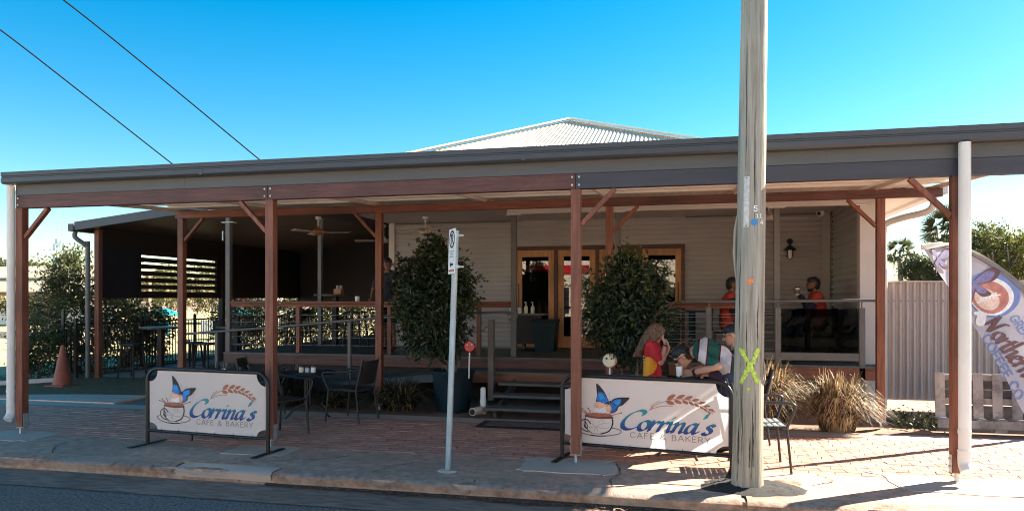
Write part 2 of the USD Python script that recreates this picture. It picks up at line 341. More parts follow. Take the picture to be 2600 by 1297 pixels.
# soft garden soil, lawn strip, curved path and dry park grass on the left
struct('garden_soil', sheet(-9.2, 3.0, 9.72, 12.2, -.012, 60, 12, .05, 3, 1.4), M['dirt'])
lawnpoly = Polygon([(-11.9, 10.2), (-8.6, 10.6), (-8.6, 13), (-12.6, 13), (-12.6, 12.2), (-13.0, 11.0)])
struct('lawn', MB().prism(lawnpoly, -.08, .012), M['lawn'])
pathp = Polygon(np.vstack([bez([(-11.6, 9.75), (-10.9, 10.2), (-10.0, 10.45), (-8.7, 10.62)], 6), [(-8.7, 9.72), (-11.6, 9.72)]]))
struct('concrete_path', MB().prism(pathp, -.05, .022), M['pathcon'])
struct('park_lawn', sheet(-90, -12.9, 12.6, 90, .0, 40, 40, .10, 4, .3), M['drygrass'])
struct('patio', sheet(-12.2, -8.2, 12.7, 21, .006), M['concrete'])
tb = MB(); tb.beam((-13.6, 10.0, .03), (-12.0, 12.1, .03), .04, .12)
put('timber_edging', tb, M['batten'], kind=None, label='thin pale timber edging between dirt and lawn near the cone', cat='edging')
# fresh asphalt round the pole and a loose old patch
def mound(c, rx, ry, h, seed, n=40):
    th = np.linspace(0, 2 * np.pi, n); R = np.linspace(0, 1, 14)
    T, Q = np.meshgrid(th, R, indexing='ij'); edge = 1 + .22 * (meshkit.fbm(np.stack([np.cos(T) * 2, np.sin(T) * 2, T * 0 + seed], -1), 4) - .5) * 2
    X, Y = c[0] + rx * Q * np.cos(T) * edge, c[1] + ry * Q * np.sin(T) * edge
    Z = h * (1 - Q**2) + .028 * (meshkit.fbm(np.stack([X * 22, Y * 22, X * 0 + seed], -1), 3) - .5) * (Q < .97) - .004 * (Q > .97)
    return MB().grid(np.stack([X, Y, Z + .004], -1)[:, ::-1])
put('asphalt_patch', mound((.56, 6.72), .44, .31, .035, 3), M['patch'], smooth=True, label='rough black asphalt collar heaped round the foot of the utility pole', cat='asphalt patch', kind='structure')
put('mortar_patch', mound((.98, 7.02), .17, .14, .016, 6), M['concrete'], smooth=True, label='small grey mortar patch beside the black asphalt collar', cat='mortar patch', kind='structure')
# dead leaves and grit along the gutter
lit = MB(); r_ = np.random.default_rng(5)
for k in range(420):
    x = r_.uniform(-3.6, 2.4); y = 6.24 - abs(r_.normal(0, .05)) - .02; a = r_.uniform(0, 6.3); L = r_.uniform(.012, .04)
    c, s = math.cos(a) * L, math.sin(a) * L; z = -.118 + r_.uniform(0, .012)
    lit.add([(x - c, y - s, z), (x + s * .3, y - c * .3, z + .006), (x + c, y + s, z + r_.uniform(0, .012)), (x - s * .3, y + c * .3, z + .004)], [[0, 1, 2, 3]])
put('gutter_litter', lit, M['litter'], kind='stuff', label='dry leaf litter and twigs lying along the kerb gutter', cat='leaf litter')

fl_ = MB(); r_ = np.random.default_rng(15)
for k in range(170):
    x, y = r_.uniform(-8.5, 3.6), 6.5 + abs(r_.normal(0, .9)); a, L = r_.uniform(0, 6.3), r_.uniform(.006, .022); c, s = math.cos(a) * L, math.sin(a) * L; z = .0065 if y < 7.36 else .008
    fl_.add([(x - c, y - s, z), (x + s * .4, y - c * .4, z + .003), (x + c, y + s, z + r_.uniform(0, .006)), (x - s * .4, y + c * .4, z + .002)], [[0, 1, 2, 3]])
put('footpath_litter', fl_, M['litter'], kind='stuff', label='small dry leaves and specks scattered over the footpath', cat='leaf litter')

# ---------------------------------------------------------------- street awning
PX, FY, BY = [-7.9, -4.50, -1.068, 2.385], 7.34, 10.2
aw = thing('street_awning', 'long slate grey street awning on brown timber posts along the footpath', 'awning', (-2.75, 8.8, 0))
XL, XR = -8.03, 3.17
sof = lambda y: 2.436 + .06 * y
def post(x, y, ztop, z0=.09, w=.098):
    p = put('post', MB().box(x - w / 2, y - w / 2, z0, x + w / 2, y + w / 2, ztop, .004), M['tim_z'], aw)
    b = MB().box(x - .012, y - .03, 0.0, x + .012, y + .03, z0 + .0)
    b.box(x - w / 2 - .006, y - .035, z0 - .02, x - w / 2 - .001, y + .035, z0 + .16); b.box(x + w / 2 + .001, y - .035, z0 - .02, x + w / 2 + .006, y + .035, z0 + .16)
    b.box(x - w / 2 - .006, y - .035, z0 - .012, x + w / 2 + .006, y + .035, z0 - .004)
    for zz in (.05, .12):
        b.cyl((x - w / 2 - .022, y, z0 + zz), (x - w / 2 - .005, y, z0 + zz), .009, n=6); b.cyl((x + w / 2 + .005, y, z0 + zz), (x + w / 2 + .022, y, z0 + zz), .009, n=6)
    put('bracket', b, M['galv2'], p)
for i, x in enumerate(PX):
    post(x, FY - .002, 2.752); post(x + .05, BY, 2.93 if i else 2.93)
bx = [PX[0] - .05, PX[1] - .02, PX[2] - .0, XR - .02]
for i in range(3):
    put('front_beam', MB().box(bx[i] + .002, FY - .045, 2.752, bx[i + 1] - .002, FY + .045, 2.905, .003), M['beam'] if i < 2 else M['beam_sky'], aw, label='right-hand beam tinted for its sky reflection' if i == 2 else None)
    put('back_beam', MB().box(bx[i] + .002, BY - .042, 2.932, bx[i + 1] - .002, BY + .042, 3.045, .003), M['tim_x'] if i < 2 else M['beam'], aw)
    for x, sgn in ((bx[i], 1), (bx[i + 1], -1)):
        if sgn < 0 and i == 2: continue
        b = MB()
        for zz in (2.79, 2.87): b.cyl((x + sgn * .035, FY - .052, zz), (x + sgn * .035, FY - .04, zz), .011, n=8)
        put('bolt', b, M['galv2'], aw)
def brace(x, y, z, sgn, L=.34):
    put('brace', MB().beam((x + sgn * .05, y, z - L - .02), (x + sgn * (L + .05), y, z - .01), .045, .062, (0, 1, 0)), M['tim_z'], aw)
brace(PX[0], FY, 2.755, 1); brace(PX[1], FY, 2.755, -1); brace(PX[2], FY, 2.755, 1); brace(PX[3], FY, 2.755, -1)
brace(PX[0] + .05, BY, 2.935, 1); brace(PX[1] + .05, BY, 2.935, -1); brace(PX[2] + .05, BY, 2.935, 1); brace(PX[3] + .05, BY, 2.935, -1)
put('fascia_board', MB().box(PX[0] - .05, FY - .045, 2.907, XR - .01, FY - .02, 3.035, .002), M['fascia2'], aw)
gp = [(FY - .048, 3.165), (FY - .048, 3.032), (FY - .150, 3.032), (FY - .175, 3.05), (FY - .175, 3.10), (FY - .165, 3.108), (FY - .165, 3.118), (FY - .175, 3.126), (FY - .175, 3.172), (FY - .158, 3.176)]
g = np.array([[(x, *q) for q in gp] for x in (XL, XR)])
gt = MB().grid(g); gt.prism(Polygon([(a, b) for a, b in gp]), 0, .003, lambda v: np.stack([v[:, 2] + XL, v[:, 0], v[:, 1]], 1))
put('gutter', gt, M['fascia'], aw)
for x in (-5.6, -1.9, 1.3):
    put('joint_strip', MB().box(x - .02, FY - .0475, 2.908, x + .02, FY - .0455, 3.03), M['fascia2'], aw); put('gutter_joiner', MB().box(x + .30, FY - .1775, 3.036, x + .345, FY - .1755, 3.098), M['fascia'], aw)
# roof sheet with ribs seen from below, battens along it and rafters across it
xs = np.arange(XL, XR + .01, .0317); prof = np.array([0, 0, .008, .008])
ysl = np.array([FY - .015, 11.55]); G_ = np.array([[(x, y, sof(y) + .085 + prof[i % 4]) for y in ysl] for i, x in enumerate(xs)])
up = G_ + (0, 0, .012)
put('roof_sheet', MB().grid(G_).grid(up[:, ::-1]), M['soffit'], aw)
for y in (8.05, 8.78, 9.55, 10.09):
    put('batten', MB().box(XL + .01, y - .02, sof(y) + .045, XR - .01, y + .02, sof(y) + .083), M['batten'], aw)
for x in [PX[0], -6.2, PX[1], -2.8, PX[2], .65, PX[3], XR - .04]:
    put('rafter', MB().beam((x, FY - .02, sof(FY) + .018), (x, 11.5, sof(11.5) + .018), .042, .052), M['soffit'], aw)
def downpipe(x, y, z0, z1, r=.045):
    d = put('downpipe', MB().tube([(x, y, z1), (x, y, z0 + .02)], r, 20), M['whitepipe'], aw, smooth=40)
    put('elbow', MB().tube(bez([(x, y, z0 + .16), (x, y, z0 + .05), (x + .005, y - .05, z0 - .02)], 5), r + .004, 20).tube([(x, y, z0 + .15), (x, y, z0 + .165)], r + .007, 20), M['whitepipe'], d, smooth=40)
    put('pipe_clip', MB().tube([(x, y, z0 + .31), (x, y, z0 + .345)], r + .005, 20), M['whitepipe'], d, smooth=40)
downpipe(PX[0] - .105, FY - .06, .20, 3.03, .046); downpipe(PX[3] + .022, FY - .125, .15, 3.03, .05)
# ---------------------------------------------------------------- cafe building
DZ, WY, VY, CZ = .68, 14.2, 11.95, 3.20
cafe = thing('cafe_building', 'low cafe with beige corrugated walls, cream hip roof and timber doors', 'building', (-2, 15, 0))
def corr(z0, z1, line, pitch=.092, amp=.010):
    """Cladding with level corrugations between two ends of a line (x, y, normal)."""
    (xa, ya), (xb, yb), n = line
    z = np.arange(z0, z1, pitch / 5); o = amp * np.cos(2 * np.pi * z / pitch); o = np.where(o > 0, o, o * 1.25)
    return MB().grid(np.array([[(xa + n[0] * k, ya + n[1] * k, zz) for k, zz in zip(o, z)], [(xb + n[0] * k, yb + n[1] * k, zz) for k, zz in zip(o, z)]])[::-1])
W0, W1, D0, D1, DT = -5.95, 2.57, -3.33, .0, 2.68
put('front_cladding', corr(DZ, CZ, ((W0, WY), (D0, WY), (0, -1))), M['clad'], cafe, smooth=50)
put('front_cladding', corr(DT, CZ, ((D0, WY), (D1, WY), (0, -1))), M['clad'], cafe, smooth=50)
put('front_cladding', corr(DZ, CZ, ((D1, WY), (W1, WY), (0, -1))), M['clad'], cafe, smooth=50)
put('return_cladding', corr(DZ, CZ, ((W1, WY), (W1, 12.12), (-1, 0)), .11, .014), M['clad'], cafe, smooth=50)
put('side_wall', MB().box(W1 + .03, 12.2, -.02, W1 + .15, 24, 3.3), M['trim'], cafe)
put('corner_column', MB().box(W1 - .005, 11.93, -.02, W1 + .27, 12.13, 3.2, .004), M['trim'], cafe)
put('corner_trim', MB().box(W1 - .16, WY - .035, DZ, W1 - .02, WY - .02, CZ), M['clad'], cafe)
put('corner_trim', MB().box(W0 - .02, WY - .04, DZ, W0 + .10, WY + .08, CZ), M['trim'], cafe)
sd = MB()
for k in range(40): sd.box(W1 - .012, 14.02, DZ + .05 + k * .076, W1 - .002, 14.06, DZ + .085 + k * .076)
put('cladding_edge', sd, M['black'], cafe)
put('house_side', MB().box(W0 - .02, WY + .1, 0, W0 + .05, 24, 3.3), M['darkwall'], cafe)
put('interior_wall', MB().box(W0, 19, 0, W1, 19.1, 3.3), M['darkwall'], cafe)
put('interior_floor', MB().box(W0 + .06, WY + .05, DZ - .1, W1, 19, DZ - .01), M['deck'], cafe)
put('ceiling', MB().box(W0, 11.75, CZ, W1 + .3, 19.2, CZ + .02), M['trim'], cafe)
put('verandah_beam', MB().box(-2.9, VY - .05, 3.06, W1 + .25, VY + .05, CZ - .002, .003), M['trim'], cafe)
put('eave_soffit', MB().box(W1 + .28, 11.2, 3.16, W1 + .85, 24, 3.18), M['soffit'], cafe)
put('eave_gutter', MB().box(W1 + .85, 11.2, 3.1, W1 + .97, 24, 3.22, .01).box(W0 - 2.4, 11.56, 3.16, W1 + .97, 11.74, 3.26), M['trim'], cafe)
pw = put('side_downpipe', MB().tube(bez([(W1 + .9, 11.6, 3.1), (W1 + .9, 11.62, 2.98), (W1 + .82, 11.68, 2.9), (W1 + .55, 11.86, 2.84), (W1 + .36, 11.98, 2.76), (W1 + .34, 12.0, 2.6), (W1 + .34, 12.0, 2.0)], 6), .048, 14).tube([(W1 + .34, 12.0, 2.1), (W1 + .34, 12.0, 0)], .052, 14), M['creampipe'], cafe, smooth=45)
# corrugated hip roof
AX, AY, AZ, EY, EZ, HW = -3.0, 19.5, 6.43, 13.5, 3.86, 6.0
sl = (AZ - EZ) / HW
pit = .098; n4 = 4
xs = np.arange(AX - HW, AX + HW + 1e-6, pit / n4); c = .013 * np.cos(np.arange(len(xs)) * 2 * np.pi / n4)
run = np.minimum(xs - (AX - HW), (AX + HW) - xs)
base = put('roof', MB().grid(np.stack([np.stack([xs, xs * 0 + EY, EZ + c], 1), np.stack([xs, EY + run, EZ + run * sl + c], 1)], 1)), M['hiproof'], cafe, smooth=60)
ys = np.arange(EY, EY + 2 * HW + 1e-6, pit / n4); c2 = .013 * np.cos(np.arange(len(ys)) * 2 * np.pi / n4); run2 = np.minimum(ys - EY, EY + 2 * HW - ys)
for sg in (-1, 1):
    P = np.stack([np.stack([ys * 0 + AX + sg * HW, ys, EZ + c2], 1), np.stack([AX + sg * (HW - run2), ys, EZ + run2 * sl + c2], 1)], 1)
    put('roof', MB().grid(P if sg < 0 else P[::-1]), M['hiproof'], cafe, smooth=60)
    hp = [(AX + sg * HW, EY, EZ + .045), (AX, AY, AZ + .045)]
    put('hip_cap', MB().beam(hp[0], hp[1], .26, .012).tube([np.array(hp[0]) + (0, 0, .015), np.array(hp[1]) + (0, 0, .015)], .035, 8), M['hipcap'], base)
lowx = np.arange(W0 - 2.4, W1 + .9, pit / n4); cc = .012 * np.cos(np.arange(len(lowx)) * 2 * np.pi / n4)
put('verandah_roof', MB().grid(np.stack([np.stack([lowx, lowx * 0 + 11.6, 3.27 + cc], 1), np.stack([lowx, lowx * 0 + EY + .05, EZ - .06 + cc], 1)], 1)), M['hiproof'], cafe, smooth=60)
# verandah posts
for x in (-8.2, -2.79, -1.06, 1.38):
    p = put('verandah_post', MB().box(x - .045, VY - .045, DZ if x > -8 else 0, x + .045, VY + .045, 3.06 if x > -8 else 3.3, .003), M['greymetal'], cafe)
    put('cap_plate', MB().box(x - .12, VY - .06, 3.048, x + .12, VY + .06, 3.062), M['white'], p)
p = put('verandah_post', MB().box(-7.5, 14.0, DZ, -7.42, 14.08, 3.35, .003), M['greymetal'], cafe)
put('cap_plate', MB().box(W1 - .08, VY - .06, 3.05, W1 + .08, VY - .02, 3.063), M['white'], cafe)
# doors
fr = put('door_frame', MB().box(D0, WY - .04, DZ, D0 + .06, WY + .08, DT).box(D1 - .06, WY - .04, DZ, D1, WY + .08, DT).box(D0 + .06, WY - .04, DT - .07, D1 - .06, WY + .08, DT).box(-1.685, WY - .035, DZ, -1.625, WY + .08, DT - .07).box(-2.50, WY - .03, DZ, -2.43, WY + .08, DT - .07).box(-.90, WY - .03, DZ, -.80, WY + .08, DT - .07), M['doorframe'], cafe)
for i, (x0, x1) in enumerate([(D0 + .062, -2.502), (-2.428, -1.687), (-1.623, -.902), (-.798, D1 - .062)]):
    z0, z1, s, y = DZ + .012, DT - .075, .115, WY - .012
    d = put('door', MB().box(x0, y, z0, x0 + s, y + .045, z1, .004).box(x1 - s, y, z0, x1, y + .045, z1, .004).box(x0 + s, y + .001, z0, x1 - s, y + .044, z0 + .22).box(x0 + s, y + .001, z1 - .13, x1 - s, y + .044, z1), M['door'], cafe)
    put('pane', MB().box(x0 + s - .005, y + .018, z0 + .215, x1 - s + .005, y + .026, z1 - .125), M['pane'], d)
    hx = x1 - .06 if i % 2 else x0 + .06
    put('handle', MB().tube([(hx, y - .04, 1.45), (hx, y - .04, 1.95)], .011, 8).cyl((hx, y, 1.5), (hx, y - .04, 1.5), .008, n=6).cyl((hx, y, 1.9), (hx, y - .04, 1.9), .008, n=6), M['darkmetal'], d)
    pm = MB().box(x0 + s, y + .03, 1.9, x0 + s + .12, y + .034, 2.1)
    if i == 3: put('door_poster', MB().box(x1 - s - .20, y + .03, 1.72, x1 - s - .02, y + .033, 2.06), M['cream'], d)
put('red_lamp', MB().tube([(-3.22, 14.9, 2.28), (-2.75, 14.9, 2.28)], .06, 10), M['red'], cafe)
# deck, landing, stairs, ramp
put('decking', MB().box(-8.2, 11.78, DZ - .03, W1, 19, DZ).box(-.25, 11.40, DZ - .03, W1 + .2, 11.778, DZ), M['deck'], cafe)
put('deck_fascia', MB().box(-8.2, 11.79, DZ - .20, -.26, 11.83, DZ - .032), M['beam'], cafe)
put('deck_fascia', MB().box(-.24, 11.42, DZ - .205, W1 + .2, 11.46, DZ - .032), M['tim_x'], cafe)
put('landing', MB().box(-3.55, 11.16, .47, -.26, 11.776, .5), M['deck'], cafe)
put('landing_fascia', MB().box(-3.9, 11.17, .32, -.26, 11.21, .468), M['tim_x'], cafe)
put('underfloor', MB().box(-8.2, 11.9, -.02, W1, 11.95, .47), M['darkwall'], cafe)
stp = put('stringer', MB().beam((-2.6, 9.95, -.02), (-2.6, 11.17, .32), .05, .16), M['deck'], cafe)
put('stringer', MB().beam((-1.05, 9.95, -.02), (-1.05, 11.17, .32), .05, .16), M['deck'], cafe)
for z, y in ((.385, 10.67), (.26, 10.25), (.13, 9.85)):
    put('tread', MB().box(-2.74, y, z - .042, -.82, y + .15, z, .005), M['deck'], stp)
    put('tread', MB().box(-2.74, y + .16, z - .042, -.82, y + .30, z, .005), M['deck'], stp)
put('newel', MB().box(-2.93, 10.78, .10, -2.84, 10.87, 1.33, .004), M['greymetal'], cafe)
put('ramp', MB().add([(-7.9, 10.95, .05), (-3.56, 10.95, .49), (-3.56, 11.77, .49), (-7.9, 11.77, .05), (-7.9, 10.95, -.02), (-3.56, 10.95, .36), (-3.56, 11.77, .36), (-7.9, 11.77, -.02)], [[0, 1, 2, 3], [4, 7, 6, 5], [0, 4, 5, 1], [2, 6, 7, 3], [0, 3, 7, 4], [1, 5, 6, 2]]), M['deck'], cafe)
hr = bez([(-8.28, 10.95, .93), (-8.42, 10.95, .95), (-8.44, 10.95, 1.02), (-8.33, 10.95, 1.045), (-6.5, 10.95, 1.19), (-4.65, 10.95, 1.35), (-3.3, 10.95, 1.42), (-2.62, 10.95, 1.44), (-2.52, 10.95, 1.39), (-2.56, 10.95, 1.33), (-2.64, 10.95, 1.325)], 7)
rl = put('ramp_rail', MB().tube(hr, .021, 10), M['greymetal'], cafe, smooth=50)
for x, zt, zb in ((-5.3, 1.27, .3), (-7.75, 1.07, .05), (-3.45, 1.39, .48)):
    put('rail_post', MB().box(x - .025, 10.93, zb, x + .025, 10.97, zt), M['greymetal'], rl)
# drink rail, posts and wires round the deck
def balustrade(x0, x1, posts, timber=True):
    b = put('drink_rail', MB().box(x0, VY - .11, 1.565, x1, VY + .05, 1.605, .005).box(x0, VY - .025, 1.50, x1, VY + .025, 1.563, .003), M['tim_x'], cafe)
    for x in posts: put('baluster_post', MB().box(x - .035, VY - .035, DZ, x + .035, VY + .035, 1.5, .003), M['tim_z'], b)
    for k in range(5): put('wire', MB().tube([(x0, VY, .82 + k * .135), (x1, VY, .82 + k * .135)], .005, 5), M['galv'], b)
balustrade(-8.15, -2.84, (-6.78, -5.02, -3.4))
balustrade(-.6, .9, (-.4,))
g0, g1, gy = 1.12, W1 + .1, 11.46
gr = put('glass_rail', MB().tube([(-.05, gy, 1.60), (g1, gy, 1.625)], .022, 10), M['greymetal'], cafe, smooth=40)
for x in (.35, 1.34, 2.49): put('glass_post', MB().box(x - .04, gy - .04, .10 if x > .5 else DZ, x + .04, gy + .04, 1.52, .003).cyl((x, gy, 1.52), (x, gy, 1.61), .01, n=6), M['greymetal'], gr)
put('bottom_rail', MB().box(.4, gy - .03, .745, 2.45, gy + .03, .86, .004), M['greymetal'], gr)
put('glass_panel', MB().box(1.39, gy - .005, .865, 2.44, gy + .005, 1.50), M['tint'], gr)
for k in range(5): put('wire', MB().tube([(-.3, gy, .9 + k * .13), (1.3, gy, .9 + k * .13)], .004, 5), M['galv'], gr)
put('pier', MB().box(2.35, 11.6, -.02, 2.62, 11.9, .45), M['trim'], cafe)

# ---------------------------------------------------------------- covered dining area on the left
SX, SY = -11.85, 12.8
sh = thing('dining_shelter', 'dark open sided dining shelter with skillion roof left of the cafe', 'shelter', (-9, 16, 0))
def rz(x): return 3.10 + (x + 12.05) * .105
RX = -8.05
put('roof', MB().add([(x, y, rz(x) + dz) for dz in (0, .05) for x in (-12.05, RX) for y in (12.42, 21)], BF), M['shelter_soffit'], sh)
put('roof_over_deck', MB().add([(x, y, z + dz) for dz in (0, .05) for x, z in ((RX, rz(RX)), (W0, 3.62)) for y in (12.0, 21)], BF), M['navywall'], sh)
put('rake_fascia', MB().beam((-12.05, 12.40, rz(-12.05) + .02), (RX, 12.40, rz(RX) + .02), .02, .17, (0, 0, 1)), M['fascia'], sh)
put('gutter', MB().box(-12.20, 12.38, 3.02, -12.07, 21, 3.17, .008), M['fascia'], sh)
put('downpipe', MB().tube(bez([(-12.13, 12.5, 3.02), (-12.13, 12.5, 2.9), (-11.99, 12.62, 2.74), (-11.97, 12.65, 2.6), (-11.97, 12.65, .02)], 6), .045, 12), M['greymetal'], sh, smooth=50)
put('post', MB().box(SX - .055, SY - .055, 0, SX + .055, SY + .055, 3.08, .004), M['tim_z'], sh)
put('post', MB().box(SX - .06, 16.9, 0, SX + .06, 17.02, 3.08, .004), M['darkwall'], sh)
put('post', MB().box(SX - .06, 20.9, 0, SX + .06, 21, 3.08, .004), M['darkwall'], sh)
put('top_beam', MB().box(SX - .03, SY + .06, 2.80, SX + .03, 21, 3.117), M['darkwall'], sh)
YL0, YL1, YL2 = 13.95, 15.3, 16.75
put('wall_panel', MB().box(SX - .02, SY + .06, 1.66, SX + .02, YL0, 2.80), M['navywall'], sh)
put('wall_panel', MB().box(SX - .02, YL2, 1.66, SX + .02, 21, 2.80), M['darkwall'], sh)
put('back_wall', MB().box(SX, 20.9, 1.45, W0, 20.98, 4.2), M['navywall'], sh)
put('deck_back_panel', MB().box(-9.0, 20.7, -.02, W0, 20.78, 1.2), M['darkwall'], sh)
for a, b in ((YL0, YL1), (YL1 + .12, YL2)):
    lf = put('louvre_frame', MB().box(SX - .025, a, 1.66, SX + .025, a + .05, 2.80).box(SX - .025, b - .05, 1.66, SX + .025, b, 2.80).box(SX - .025, a + .05, 1.66, SX + .025, b - .05, 1.73).box(SX - .025, a + .05, 2.72, SX + .025, b - .05, 2.80), M['darkwall'], sh)
    for k in range(7):
        z = 1.765 + k * .152
        put('slat', MB().beam((SX, a + .05, z), (SX, b - .05, z), .022, .098, (.2, 0, 1)), M['darkwall'], lf)
put('mullion', MB().box(SX - .03, YL1, 1.66, SX + .03, YL1 + .12, 2.80), M['darkwall'], sh)
# black picket fence along the patio side
fn = thing('picket_fence', 'black steel picket fence running along the patio beside the hedge', 'fence', (-12.3, 12.7, 0))
FXX = -12.32
put('rail', MB().box(FXX - .015, 12.7, 1.10, FXX + .015, 22, 1.135), M['black'], fn); put('rail', MB().box(FXX - .015, 12.7, .10, FXX + .015, 22, .135), M['black'], fn)
for k in range(93): put('picket', MB().box(FXX - .008, 12.76 + k * .1 - .008, .05, FXX + .008, 12.76 + k * .1 + .008, 1.098), M['black'], fn)
for y in (12.7, 14.6, 16.5, 18.4, 20.3, 22.2): put('fence_post', MB().box(FXX - .03, y - .025, 0, FXX + .03, y + .025, 1.25), M['black'], fn)
fn2 = thing('picket_fence', 'short black picket fence closing the gap behind the traffic cone', 'fence', (-12.8, 12.66, 0))
put('rail', MB().box(-12.85, 12.64, 1.10, FXX - .04, 12.67, 1.135), M['black'], fn2); put('rail', MB().box(-12.85, 12.64, .10, FXX - .04, 12.67, .135), M['black'], fn2)
for k in range(5): put('picket', MB().box(-12.80 + k * .1, 12.647, .05, -12.784 + k * .1, 12.663, 1.098), M['black'], fn2)
put('fence_post', MB().box(-12.58, 12.60, 0, -12.52, 12.64, 1.40), M['darkmetal'], fn2)
# ---------------------------------------------------------------- printed cafe barriers
def stroke(pts, w, ang=40, thin=.28, n=10, smooth=True):
    """A broad-nib pen line."""
    P = bez(pts, n) if smooth and len(pts) > 2 else np.array(pts, float)
    a = math.radians(ang); dx, dy = math.cos(a) * w / 2, math.sin(a) * w / 2
    parts = []
    for p, q in zip(P[:-1], P[1:]):
        g = shapely.MultiPoint([(p[0] - dx, p[1] - dy), (p[0] + dx, p[1] + dy), (q[0] - dx, q[1] - dy), (q[0] + dx, q[1] + dy)]).convex_hull
        parts.append(g.buffer(w * thin / 2, 3))
    return shapely.union_all(parts)

SCRIPT = {
 'C': (1.45, [[(1.42, 1.52), (1.46, 1.74), (1.30, 1.92), (1.02, 1.92), (.62, 1.66), (.30, 1.18), (.18, .66), (.30, .22), (.62, .02), (1.0, .10), (1.32, .36)]]),
 'o': (.80, [[(.46, .98), (.20, .80), (.10, .45), (.18, .12), (.40, .0), (.64, .18), (.74, .55), (.66, .88), (.46, .98)]]),
 'r': (.66, [[(.02, .80), (.17, .99), (.22, .82), (.16, .35), (.12, .0)], [(.15, .30), (.28, .66), (.46, .93), (.62, .92)]]),
 'i': (.42, [[(.02, .80), (.17, .99), (.21, .82), (.16, .30), (.20, .03), (.32, .04), (.44, .2)], [(.26, 1.36), (.28, 1.40)]]),
 'n': (.90, [[(.02, .80), (.17, .99), (.22, .82), (.16, .35), (.12, .0)], [(.15, .34), (.32, .74), (.54, .97), (.68, .86), (.66, .50), (.62, .18), (.70, .02), (.90, .20)]]),
 'a': (1.0, [[(.68, .86), (.50, .98), (.26, .82), (.12, .45), (.16, .10), (.34, .03), (.54, .28), (.68, .74)], [(.74, .98), (.68, .50), (.66, .14), (.76, .02), (.94, .22)]]),
 "'": (.34, [[(.22, 1.95), (.17, 1.72), (.13, 1.52)]]),
 's': (.62, [[(.60, .82), (.46, .97), (.26, .88), (.24, .68), (.44, .50), (.52, .26), (.36, .02), (.12, .04), (.04, .18)]])}
def script_word(word, h, slant=.28, w=.20):
    x, parts = 0.0, []
    for ch in word:
        adv, strokes = SCRIPT[ch]
        for s in strokes: parts.append(affinity.translate(stroke(s, w * (1.12 if ch == 'C' else 1)), x, 0))
        x += adv * (.94 if ch != 'C' else .90)
    g = affinity.affine_transform(shapely.union_all(parts), [1, slant, 0, 1, 0, 0])
    return affinity.scale(g, h, h, origin=(0, 0)), x * h
CAPS = {'C': (.78, [[(.70, .80), (.52, .97), (.30, .97), (.10, .78), (.05, .5), (.10, .22), (.30, .03), (.52, .03), (.70, .20)]]), 'A': (.78, [[(.02, 0), (.38, 1), (.74, 0)], [(.14, .34), (.62, .34)]]),
 'F': (.58, [[(.06, 0), (.06, 1), (.54, 1)], [(.06, .53), (.46, .53)]]), 'E': (.60, [[(.56, 0), (.06, 0), (.06, 1), (.56, 1)], [(.06, .53), (.48, .53)]]), '&': (.80, [[(.78, 0), (.24, .62), (.20, .86), (.36, 1.0), (.52, .88), (.48, .68), (.14, .40), (.06, .18), (.24, 0), (.46, .04), (.70, .40)]]),
 'B': (.64, [[(.06, 0), (.06, 1), (.36, 1), (.52, .88), (.50, .64), (.36, .54), (.06, .54)], [(.36, .54), (.56, .42), (.58, .16), (.40, 0), (.06, 0)]]), 'K': (.66, [[(.06, 0), (.06, 1)], [(.60, 1), (.07, .45)], [(.24, .60), (.64, 0)]]), 'R': (.66, [[(.06, 0), (.06, 1), (.38, 1), (.54, .86), (.54, .62), (.38, .50), (.06, .50)], [(.34, .50), (.60, 0)]]),
 'Y': (.68, [[(.02, 1), (.34, .48), (.66, 1)], [(.34, .48), (.34, 0)]]), ' ': (.38, []), 'G': (.8, [[(.70, .80), (.52, .97), (.30, .97), (.10, .78), (.05, .5), (.10, .22), (.30, .03), (.56, .05), (.70, .2), (.70, .46), (.44, .46)]]), 'O': (.88, [[(.44, 1), (.16, .86), (.05, .5), (.16, .14), (.44, 0), (.72, .14), (.83, .5), (.72, .86), (.44, 1)]]), 'T': (.6, [[(.02, 1), (.58, 1)], [(.3, 1), (.3, 0)]])}
def caps(text, h, w=.09, gap=.20):
    x, parts = 0.0, []
    for ch in text:
        adv, ss = CAPS[ch]
        for s in ss:
            P = bez(s, 5) if ch in 'CGO&' else np.array(s, float)
            parts.append(affinity.translate(LineString(P).buffer(w / 2, 3), x, 0))
        x += adv + gap
    return affinity.scale(shapely.union_all(parts), h, h, origin=(0, 0)), x * h

M['ink_blue'] = usdkit.material(stage, '/World/Looks/blue_ink', {'tc': ('texture_coordinate', {}), 's': ('separate_xyz', {}), 'r': ('rgb_ramp', {'ramp': [(0, (.008, .025, .13)), (.36, (.008, .045, .20)), (.43, (.01, .12, .25)), (.48, (.02, .25, .30))]}), 'p': ('principled_bsdf', {'roughness': .6})}, [('tc.object', 's.vector'), ('s.z', 'r.fac'), ('r.color', 'p.base_color')], surface='p.BSDF')
for k, c in dict(ink_grey=(.22, .20, .20), ink_black=(.012, .010, .014), ink_brown=(.36, .12, .07), ink_coffee=(.15, .055, .04), ink_wing=(.012, .14, .45), ink_wing2=(.02, .28, .60), ink_peach=(.80, .42, .25), ink_pale=(.70, .69, .70), ink_line=(.35, .36, .40)).items():
    M[k] = mat(k.replace('ink_', '') + '_print', c, .6, .12 if k != 'ink_wing' else .5, 14, detail=2)

